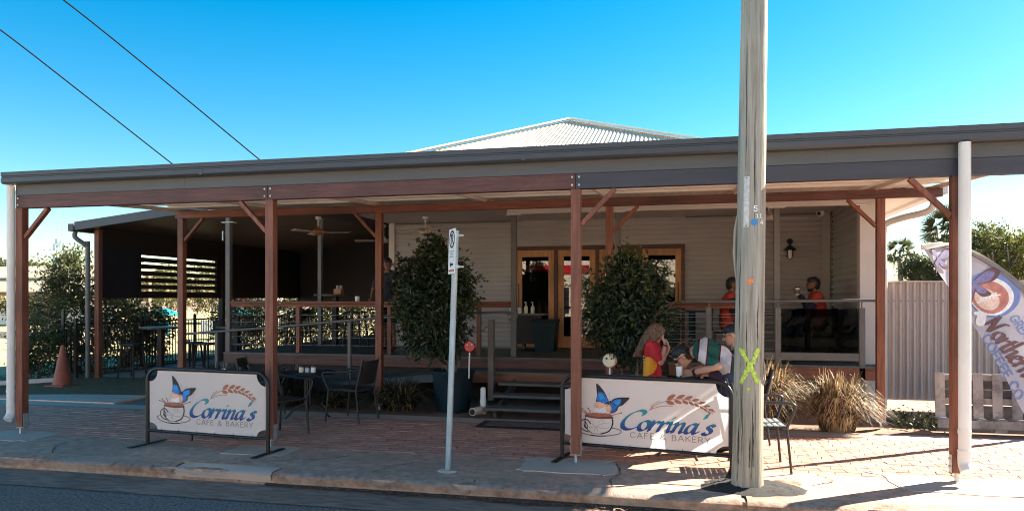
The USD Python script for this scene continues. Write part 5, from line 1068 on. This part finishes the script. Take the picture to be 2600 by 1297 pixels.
put('cup', MB().lathe([(0, 1.03), (.028, 1.03), (.041, 1.145), (0, 1.145)], (1.775, 12.6, DZ), 16), M['white'], t, smooth=40); put('sleeve', MB().lathe([(.034, 1.05), (.041, 1.115)], (1.775, 12.6, DZ), 16), M['bark'], t); put('lid', MB().lathe([(.044, 1.146), (.041, 1.165), (0, 1.167)], (1.775, 12.6, DZ), 16), M['black'], t)
t = thing('verandah_table', 'dark square table between the two seated workers', 'table', (1.42, 12.6, DZ))
put('tabletop', MB().box(1.08, 12.25, DZ + .70, 1.78, 12.95, DZ + .735, .004), M['darkmetal'], t)
for a in (1.12, 1.74):
    for b in (12.29, 12.91): put('leg', MB().box(a - .02, b - .02, DZ, a + .02, b + .02, DZ + .698), M['darkmetal'], t)
for i, (x, s) in enumerate(((.66, -1), (2.14, 1))):
    t = thing('verandah_chair', ['dark verandah chair under the worker left of the pole', 'dark verandah chair under the bearded worker'][i], 'chair', (x, 12.6, DZ)); y = 12.55 + i * .2
    put('seat', MB().box(x - .2, y - .2, DZ + .40, x + .2, y + .2, DZ + .43, .006), M['darkwall'], t); put('backrest', MB().box(x + s * .21, y - .2, DZ + .45, x + s * .24, y + .2, DZ + .82, .006), M['darkwall'], t)
    for a in (-.18, .18):
        for b in (-.18, .18): put('leg', MB().box(x + a - .015, y + b - .015, DZ, x + a + .015, y + b + .015, DZ + .398), M['darkwall'], t)
for i, (x, y) in enumerate(((.12, 12.9), (-.28, 13.25))):
    t = thing(['pedestal_table', 'low_cupboard'][i], ['small black pedestal table in front of the cladding left of the seated worker', 'black cupboard standing against the right-hand door'][i], ['table', 'cupboard'][i], (x, y, DZ))
    if i == 0: put('tabletop', MB().box(x - .28, y - .25, DZ + .74, x + .28, y + .25, DZ + .77, .006), M['darkmetal'], t); put('column', MB().cyl((x, y, DZ + .02), (x, y, DZ + .739), .06), M['pot'], t); put('base', MB().box(x - .22, y - .22, DZ, x + .22, y + .22, DZ + .02), M['darkmetal'], t)
    else: put('body', MB().box(x - .20, y - .2, DZ + .05, x + .20, y + .2, DZ + .9, .006), M['darkwall'], t); put('door', MB().box(x - .18, y - .215, DZ + .1, x + .18, y - .202, DZ + .86), M['pot'], t)
# standing in the shade by the rail
dk = dict(STAND, elR=(.06, -.27, 1.14), wrR=(.26, -.20, .98), elL=(.02, .27, 1.14), wrL=(.20, .22, .95))
person('person in dark shirt and shorts standing at the timber rail in shade', (-5.28, 12.5, DZ), -95, dk, (.9, .3, -.2), [('shirt', TORSO + SLEEVE, .018, 'navy'), ('shorts', SHORTS, .022, 'navy'), ('shoes', SHOES, .014, 'black')], 'skin_dark', 'hair_dark', None, [(dn(dk['wrR']), (1, .2, -.2), (0, 0, -1), (0, 1, 0), 1.0), (dn(dk['wrL']), (1, -.2, -.2), (0, 0, -1), (0, -1, 0), 1.0)])
put('white_mug', MB().lathe([(0, 1.607), (.04, 1.607), (.042, 1.69), (.036, 1.69), (.034, 1.615)], (-5.62, VY - .03, 0), 14), M['white'], label='white mug standing on the timber rail beside the shaded person', cat='mug', smooth=40)

# ---------------------------------------------------------------- right-hand side: flag, pallet, fence
FYY = 9.25
def fl(v, off=0.0):
    out = []
    for a, b, d in v:
        r_ = math.tan(math.atan((a - 1300) / FPX) - math.radians(YAW)); q = (3.75 - 9.6 * r_) / (.588 * r_ - .809)   # the flag hangs nearly edge-on to the sun
        p = at(a, b, 9.6 + .588 * q); p += np.array((.588, -.809, 0)) * (.045 * math.sin(p[0] * 4 + p[2] * 2.5) + .006 * math.sin(p[2] * 12 + p[0] * 5) + 1.6 * off + (.004 if off else 0) + d); out.append(p)
    return np.array(out)
ft = thing('feather_flag', 'tall curved feather flag printed with butterfly and coffee cup at the right edge', 'flag', (4.47, 10.12, 0))
upper = bez([(2336, 624), (2381, 617), (2420, 619), (2460, 630), (2502, 653), (2543, 685), (2575, 714), (2610, 752), (2650, 815), (2680, 890), (2700, 990)], 6)
lower = bez([(2336, 624), (2381, 689), (2415, 736), (2462, 809), (2502, 864), (2543, 932), (2600, 1040), (2650, 1110), (2695, 1130)], 6)
fp_ = Polygon(np.vstack([upper, lower[::-1]])).buffer(0)
mm = MB()
for a in np.arange(2330, 2705, 8):
    for b in np.arange(610, 1140, 10):
        for q in getattr(c := fp_.intersection(sbox(a, b, a + 8, b + 10)), 'geoms', [c]):
            if q.geom_type == 'Polygon' and q.area > 1e-3: v, fa = trimesh.creation.triangulate_polygon(q, engine='earcut'); mm.add(fl(np.c_[v, v[:, 0] * 0]), np.array(fa)[:, ::-1])
vv, ff = mm.arr(); tq = trimesh.Trimesh(vv, ff, process=True); tq.merge_vertices()
M['flagcloth'] = fabric('pale_blue_flag_cloth', (.47, .48, .57)); fab = put('cloth', tq, M['flagcloth'], ft, smooth=True)
put('sleeve', MB().prism(LineString(upper + (0, 5)).buffer(6.5).segmentize(8), 0, .004, lambda v: fl(v, .004)), mat('grey_flag_sleeve', (.17, .15, .145), .8), ft)
put('pole', MB().tube([fl([(p[0], p[1], 0)])[0] for p in upper[::4]] + [np.array((4.46, 10.12, .3)), np.array((4.47, 10.12, 0))], .012, 8), M['galv2'], ft)
SCRIPT.update({'N': (1.3, [[(.0, .0), (.18, .5), (.34, 1.5), (.30, 1.7)], [(.30, 1.7), (.55, .9), (.80, .02)], [(.80, .02), (.92, .8), (1.12, 1.6), (1.3, 1.7)]]), 't': (.5, [[(.26, 1.4), (.18, .6), (.18, .1), (.30, .0), (.46, .14)], [(.0, .98), (.44, 1.0)]]), 'h': (.85, [[(.20, 1.8), (.16, .9), (.10, .0)], [(.13, .4), (.32, .8), (.54, .95), (.64, .8), (.60, .2), (.70, .02), (.86, .2)]]), 'e': (.7, [[(.12, .48), (.42, .60), (.56, .80), (.42, .98), (.22, .86), (.10, .45), (.20, .08), (.42, .02), (.64, .22)]])})
def pf(n, g, m, o):
    q_ = MB(); x0, y0, x1, y1 = g.bounds
    for a in np.arange(x0, x1, 7):
        for b in np.arange(y0, y1, 7): q_.prism(g.intersection(sbox(a, b, a + 7, b + 7)), 0, .0004, lambda v: fl(v, o)) if g.intersects(sbox(a, b, a + 7, b + 7)) else None
    put(n, q_, m, fab)
def put_text(name, g, ox, oy, A, m, o=.004):
    A = math.radians(A); ca, sa = math.cos(A), math.sin(A)
    pf(name, affinity.affine_transform(g, [ca, sa, sa, -ca, ox, oy]), m, o)
M['ink_maroon'] = mat('maroon_print', (.11, .035, .04), .6); M['ink_mauve'] = mat('mauve_print', (.16, .13, .28), .6, .3, 20); M['ink_rose'] = mat('rose_print', (.42, .16, .13), .6, .25, 14); M['ink_sky'] = mat('blue_print', (.13, .20, .46), .6, .1, 20)
put_text('printed_script', script_word('Northern', 29, .08, .28)[0], 2500, 824, 52, M['ink_maroon']); put_text('printed_capitals', caps('COFFEE CO', 26, .15, .12)[0], 2497, 858, 61, M['ink_sky']); put_text('printed_capitals', caps('GREAT', 19, .14, .14)[0], 2568, 808, 57, M['ink_sky'])
E = lambda x, y, a, b, rot=35: affinity.rotate(affinity.scale(Point(x, y).buffer(1, 14), a, b), rot)
pf('printed_cup_rim', E(2523, 748, 64, 55), M['ink_sky'], .003); pf('printed_cup', E(2519, 752, 55, 46), M['ink_pale'], .004); pf('printed_handle', Polygon(bez([(2478, 795), (2488, 800), (2482, 820), (2500, 822), (2508, 800), (2520, 790)], 4)).buffer(4), M['ink_pale'], .0042)
pf('printed_coffee', E(2516, 754, 48, 39), M['ink_rose'], .005); pf('printed_foam', E(2512, 760, 33, 24), mat('cream_foam_print', (.66, .48, .40), .6, .2, 30), .006)
lfm = [LineString([(2492, 768), (2515, 752), (2540, 748)]).buffer(2)] + [LineString([(2495 + k * 8, 767 - k * 3), (2500 + k * 8, 755 - k * 3)]).buffer(1.8) for k in range(5)]
pf('printed_fern', shapely.union_all(lfm), M['ink_pale'], .0066)
def fly(cx, cy, k, rot):
    w = shapely.union_all([Polygon(bez([(0, 0), (20, -34), (44, -40), (40, -14), (10, 4), (0, 0)], 5)), Polygon(bez([(0, 0), (24, 6), (46, 16), (30, 26), (10, 16), (0, 0)], 5)), Polygon(bez([(0, 0), (-16, -22), (-34, -24), (-26, -6), (0, 0)], 5)), Polygon(bez([(0, 2), (-6, 24), (4, 34), (8, 48), (12, 30), (10, 12), (0, 2)], 5)), LineString([(-10, -8), (10, 10)]).buffer(3)])
    return affinity.translate(affinity.scale(affinity.rotate(w.buffer(0), rot, origin=(0, 0)), k, k, origin=(0, 0)), cx, cy)
pf('printed_butterfly', fly(2380, 654, .85, 20), M['ink_maroon'], .004); pf('printed_butterfly_wing', fly(2380, 654, .66, 20), M['ink_mauve'], .005); pf('printed_butterfly', fly(2476, 715, 1.15, 15), M['ink_maroon'], .0072); pf('printed_butterfly_wing', fly(2476, 715, .9, 15), M['ink_mauve'], .008)
t = thing('slatted_pallet', 'whitewashed timber pallet leaning upright behind the feather flag', 'pallet', (3.9, 10.2, 0))
for z, d in ((.66, 0), (.36, .01)): put('rail', MB().box(3.10, 10.27 + d, z - .04, 5.0, 10.31 + d, z + .04, .003), M['whitewash'], t)
M['gapshade'] = mat('slat_gap_shade', (.15, .15, .16), .85, .3, 5)
for z in (.22, .42, .60): put('back_board', MB().box(3.11, 10.315, z - .085, 5.0, 10.33, z + .085, .002), M['gapshade'], t)  # added dark boards standing in for the shade between the slats
for k in range(9): put('slat', MB().beam((3.14 + k * .215, 10.23, .14), (3.14 + k * .215, 10.262, .715), .115, .018, (0, 1, 0), .003), M['whitewash'], t)
put('base_board', MB().box(3.06, 10.06, .05, 5.0, 10.09, .15, .004), M['whitewash'], t)
for k in range(9): put('base_slat', MB().box(3.14 + k * .215 - .06, 10.092, .145, 3.14 + k * .215 + .06, 10.30, .162, .003), M['whitewash'], t)
for k in range(4): put('block', MB().box(3.2 + k * .5, 10.09, 0, 3.34 + k * .5, 10.2, .14), M['whitewash'], t)
t = thing('sheet_fence', 'cream corrugated metal fence right of the cafe', 'fence', (5, 12.1, 0))
fz0, fz1 = .13, 1.90
for k in range(9):
    xs = 2.93 + k * .768 + np.arange(0, .7681, .012); ph = (np.arange(len(xs)) % 8) / 8; yy = 12.1 + .018 * np.clip(2.2 * np.cos(2 * np.pi * ph), -1, 1)
    put('panel', MB().grid(np.stack([np.stack([xs, yy, xs * 0 + fz0], 1), np.stack([xs, yy, xs * 0 + fz1], 1)], 1)), M['fence'], t)
    sc = MB()
    for x in xs[4::8]: sc.cyl((x, 12.082, 1.62), (x, 12.075, 1.62), .009, n=6)
    put('screw', sc, M['darkmetal'], t)
put('capping', MB().box(2.92, 12.07, fz1 - .005, 9.9, 12.13, fz1 + .02), M['fence'], t); put('bottom_strip', MB().box(2.92, 12.125, fz0 - .01, 9.9, 12.14, fz0 + .05), M['fence'], t)

# ---------------------------------------------------------------- beyond
def palm(px, py, Y, R, label, seed, nf=46):
    c = at(px, py, Y); r = np.random.default_rng(seed); t = thing('fan_palm', label, 'palm tree', (c[0], c[1], 0), group='fan palms beyond the metal fence')
    put('trunk', MB().tube([(c[0] + .15, c[1], -.1), (c[0] + .1, c[1], c[2] * .5), c - (0, 0, R * .2)], [R * .16, R * .13, R * .15], 10), M['bark'], t, smooth=60)
    V, F = MB(), []
    for k in range(nf):
        a = r.uniform(0, 6.28); el = r.uniform(-.9, 1.35); d = np.array((math.cos(a) * math.cos(el), math.sin(a) * math.cos(el), math.sin(el)))
        p = c + d * R * .45; q = c + d * R * r.uniform(.85, 1.1) - (0, 0, R * .25 * math.cos(el)); s = unit(np.cross(d, r.normal(size=3))); n = np.cross(s, d)
        for j in range(-6, 7):
            e = p + (d * math.cos(j * .2) + s * math.sin(j * .2)) * R * .55 - np.array((0, 0, R * (.08 + .03 * abs(j)) * max(0, math.cos(el)))); w = n * R * .018 + s * R * .03
            V.add([p - w, p + w, e], [[0, 1, 2]])
        V.add([c - s * R * .02, c + s * R * .02, p], [[0, 1, 2]])
    put('fronds', V, M['palm'], t)
palm(2285, 640, 75, 1.75, 'smaller fan palm rising over the metal fence beside the rear post', 61); palm(2402, 580, 55, 2.0, 'larger fan palm with its crown behind the right front post', 62)
palm(2598, 655, 70, 2.0, 'fan palm at the right edge beyond the flag', 63)
def tree(px, py, Y, wpx, hpx, label, seed, m='leaf_lit', k=260, per=26, cat='tree', stretch=1.0):
    c = at(px, py, Y); d = math.hypot(c[0], c[1]) * .95; rx, rz = wpx * d / FPX / 2, hpx * d / FPX / 2
    t = thing('leafy_tree', label, cat, (c[0], c[1], 0)); r = np.random.default_rng(seed); mb = MB()
    branches(mb, np.array((c[0], c[1], -.1)), np.array((0, 0, 1.0)), max(c[2] - rz * .6, .5) * .7 + .1, rx * .07, 2, r, 3, .4)
    put('trunk', mb, M['bark'], t, smooth=60)
    crown(t, 'crown', c, (rx, rx, rz), k, per, rx * .12, rx * .12, M[m], seed, None, .2, .35)
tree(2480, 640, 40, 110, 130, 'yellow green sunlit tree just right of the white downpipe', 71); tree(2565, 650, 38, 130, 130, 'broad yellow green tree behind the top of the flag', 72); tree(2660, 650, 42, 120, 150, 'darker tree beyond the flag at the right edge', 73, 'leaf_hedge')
tree(2345, 690, 45, 110, 70, 'low dark green tree over the fence between the palms', 74, 'leaf_hedge'); tree(2430, 690, 46, 90, 90, 'dark green tree behind the flag tip', 75, 'leaf_hedge')
def bare(px, py, Y, label, seed, h):
    c = at(px, py, Y); t = thing('bare_tree', label, 'bare tree', (c[0], c[1], 0)); r = np.random.default_rng(seed); mb = MB()
    branches(mb, np.array((c[0], c[1], -.1)), np.array((0, 0, 1.0)), h, h * .018, 5, r, 3, .42); put('branches', mb, M['bark'], t)
bare(2556, 640, 60, 'bare leafless tree rising above the yellow green trees at right', 81, 1.9); bare(4, 690, 60, 'bare leafless tree at the left edge above the park roof', 82, 1.5)
# park shelter, white wall, mast and planting on the left
t = thing('park_shelter', 'long cream roofed park shelter on brown posts at far left', 'shelter', (-31, 29, 0))
def slab(pts, th): P = np.array(pts, float); return MB().add(np.vstack([P, P - (0, 0, th)]), [[0, 1, 2, 3], [4, 7, 6, 5], [0, 4, 5, 1], [1, 5, 6, 2], [2, 6, 7, 3], [3, 7, 4, 0]])
put('lower_roof', slab([(-60, 28, 2.0), (-25.5, 28, 2.0), (-25.5, 29.5, 2.62), (-60, 29.5, 2.62)], .05), M['parkroof'], t); put('upper_roof', slab([(-60, 29.4, 2.70), (-25.2, 29.4, 2.70), (-25.2, 31.5, 3.35), (-60, 31.5, 3.35)], .06), M['parkroof'], t)
put('front_beam', MB().box(-60, 28.1, 1.80, -25.6, 28.2, 1.96), M['tim_x'], t)
for x in (-40, -34.5, -29.0, -26): put('post', MB().box(x - .1, 28.05, 0, x + .1, 28.25, 1.96), M['bark'], t); put('post', MB().box(x - .08, 31.2, 0, x + .08, 31.4, 3.2), M['bark'], t)
put('white_wall', MB().box(-62, 38, 0, -34, 38.2, 1.15).box(-62.05, 37.95, 1.15, -33.95, 38.25, 1.22), M['white'], label='low white wall across the park at the far left', cat='wall')
put('seat_kerb', MB().box(-40, 25.0, 0, -24, 25.4, .28, .02), M['palecon'], label='low grey concrete edge on the lawn before the park shelter', cat='kerb wall')
ct = at(151, 600, 110); t = thing('radio_mast', 'thin lattice radio mast with antenna panels on the horizon at left', 'radio mast', (ct[0], ct[1], 0)); z1 = at(151, 588, 110)[2]; mast, pn = MB(), MB()
for k in range(3):
    a = k * 2.094; mast.tube([(ct[0] + .9 * math.cos(a), ct[1] + .9 * math.sin(a), 0), (ct[0] + .35 * math.cos(a), ct[1] + .35 * math.sin(a), z1 - 1.5)], .07, 5)
    for j in range(9): b = a + 2.094; rr = .9 - .06 * j; z = j * (z1 - 1.5) / 9; mast.tube([(ct[0] + rr * math.cos(a), ct[1] + rr * math.sin(a), z), (ct[0] + rr * math.cos(b), ct[1] + rr * math.sin(b), z + 1.2)], .04, 4)
mast.tube([(ct[0], ct[1], z1 - 1.6), (ct[0], ct[1], z1 + .8)], .06, 5).tube([(ct[0] - .8, ct[1], z1 + .4), (ct[0] + .8, ct[1], z1 + .4)], .05, 4)
put('lattice', mast, M['galv'], t)
for dx, z, h in [(-1.1, z1 - 3.4, 1.2), (-1.1, z1 - 5.2, 1.1), (1.0, z1 - 3.2, 1.1), (-.6, z1 - 2.2, .9), (1.0, z1 - 5.0, 1.0)]:
    put('antenna_panel', MB().tube([(ct[0], ct[1], z + h / 2), (ct[0] + dx, ct[1], z + h / 2)], .04, 4).box(ct[0] + dx - .22, ct[1] - .15, z, ct[0] + dx + .22, ct[1] + .15, z + h), M['galv2'], t)
for a in [(45, 700, 62, 130, 60, 'dry grey green tree behind the park shelter roof at left', 91, 'leaf_far'), (120, 705, 64, 130, 60, 'dry grey green tree behind the park roof near the mast', 92, 'leaf_far'), (95, 775, 38, 150, 60, 'low dry bush under the park shelter roof', 93, 'leaf_far'), (430, 735, 40, 110, 150, 'pale sunlit tree seen under the louvres beyond the fence', 94, 'leaf_lit'), (540, 735, 42, 110, 150, 'pale sunlit tree between the rear post and the dark shelter post', 95, 'leaf_lit'), (330, 745, 44, 140, 130, 'grey green tree behind the hedge and shelter corner', 96, 'leaf_far')]:
    tree(*a[:5], a[5], a[6], a[7], 180, 20)
c = at(420, 800, 26); t = thing('garden_umbrella', 'small teal garden umbrella beyond the picket fence', 'umbrella', (c[0], c[1], 0)); M['teal'] = mat('teal_canvas', (.02, .26, .30), .7, .1, 4, trans=.3)
put('canopy', MB().lathe([(0, c[2] + .32), (.35, c[2] + .16), (.75, c[2])], (c[0], c[1], 0), 8), M['teal'], t); put('pole', MB().cyl((c[0], c[1], 0), (c[0], c[1], c[2] + .36), .03), M['white'], t)
c = at(612, 800, 27); t = thing('garden_umbrella', 'pale teal garden umbrella right of the dark shelter post', 'umbrella', (c[0], c[1], 0))
put('canopy', MB().lathe([(0, c[2] + .30), (.3, c[2] + .16), (.65, c[2])], (c[0], c[1], 0), 8), M['teal'], t); put('pole', MB().cyl((c[0], c[1], 0), (c[0], c[1], c[2] + .33), .03), M['white'], t)
for px, m, lb, wd in ((408, 'teal', 'teal playground panel left of the other panels beyond the fence', .9), (545, 'glass_b', 'white playground panel beyond the fence by the dark post', .6), (562, 'jeans', 'blue playground panel beyond the fence', .35), (572, 'red', 'red playground panel beyond the fence', .16)):
    c = at(px, 830, 25); put('play_panel', MB().box(c[0] - wd, c[1], .25, c[0] + wd * .4, c[1] + .05, c[2] + .25, .01), M[m], label=lb, cat='play panel')
c = at(625, 780, 44); t = thing('garden_shed', 'pale garden shed far beyond the picket fence', 'shed', (c[0], c[1], 0)); put('walls', MB().box(c[0] - 1.6, c[1], 0, c[0] + 1.6, c[1] + 2, 2.3), M['trim'], t); put('roof', MB().beam((c[0] - 1.8, c[1] + 1, 2.36), (c[0] + 1.8, c[1] + 1, 2.36), 2.5, .08), M['hiproof'], t); put('door', MB().box(c[0] - .5, c[1] - .03, 0, c[0] + .4, c[1] - .002, 1.95), M['door'], t)
# overhead service wires
for i, (pts, lb) in enumerate([([(-520, -250, 6.5), (-160, -30, 8.6), (0, 76, 9.8), (225, 250, 11.4), (446, 423, 13), (560, 510, 13.8)], 'lower left overhead service wire crossing the sky'), ([(-330, -310, 6.5), (0, -105, 8.6), (160, 0, 9.8), (410, 200, 11.4), (668, 413, 13), (760, 485, 13.6)], 'upper right overhead service wire crossing the sky')]):
    put('overhead_wire', MB().tube(bez([at(*p) for p in pts], 8), .012, 6), M['wire'], label=lb, cat='wire', smooth=True)
t = thing('building_across_street', 'added unseen two storey building across the road, bouncing warm light and mirrored in the door panes', 'building', (0, -14, 0))  # added out of view to bounce warm light into the shade
put('wall', MB().box(-34, -14.3, -.1, 34, -14, 6.4), M['bouncewall'], t); put('roof', MB().beam((-35, -17, 6.6), (35, -17, 6.6), 7, .12), M['hiproof'], t)
for k in range(9): w_ = put('window', MB().box(-30 + k * 7, -13.99, .8, -27.6 + k * 7, -13.95, 2.3), M['navywall'], t)
put('sign_board', MB().box(-8.6, -13.99, 3.12, -5.4, -13.92, 3.6), M['red'], t)
# added unseen planting across the street, for bounced light and door pane reflections
r = np.random.default_rng(8); mb = MB()
for k in (0, 2, 4, 5, 8):
    P, o = clumps((-19 + k * 3.6 + r.normal(0, .6), -10.5 + r.normal(0, .8), 2.1 + r.normal(0, .5)), (2.2, 1.4, 2.1), 90, 18, .3, r, None, .3); mb.add(*leaf_mesh(P, .3, r, .3, .42, o))
put('street_planting', mb, M['leaf_hedge'], kind='stuff', label='added row of unseen leafy trees across the road, mirrored in the door panes', cat='street trees')
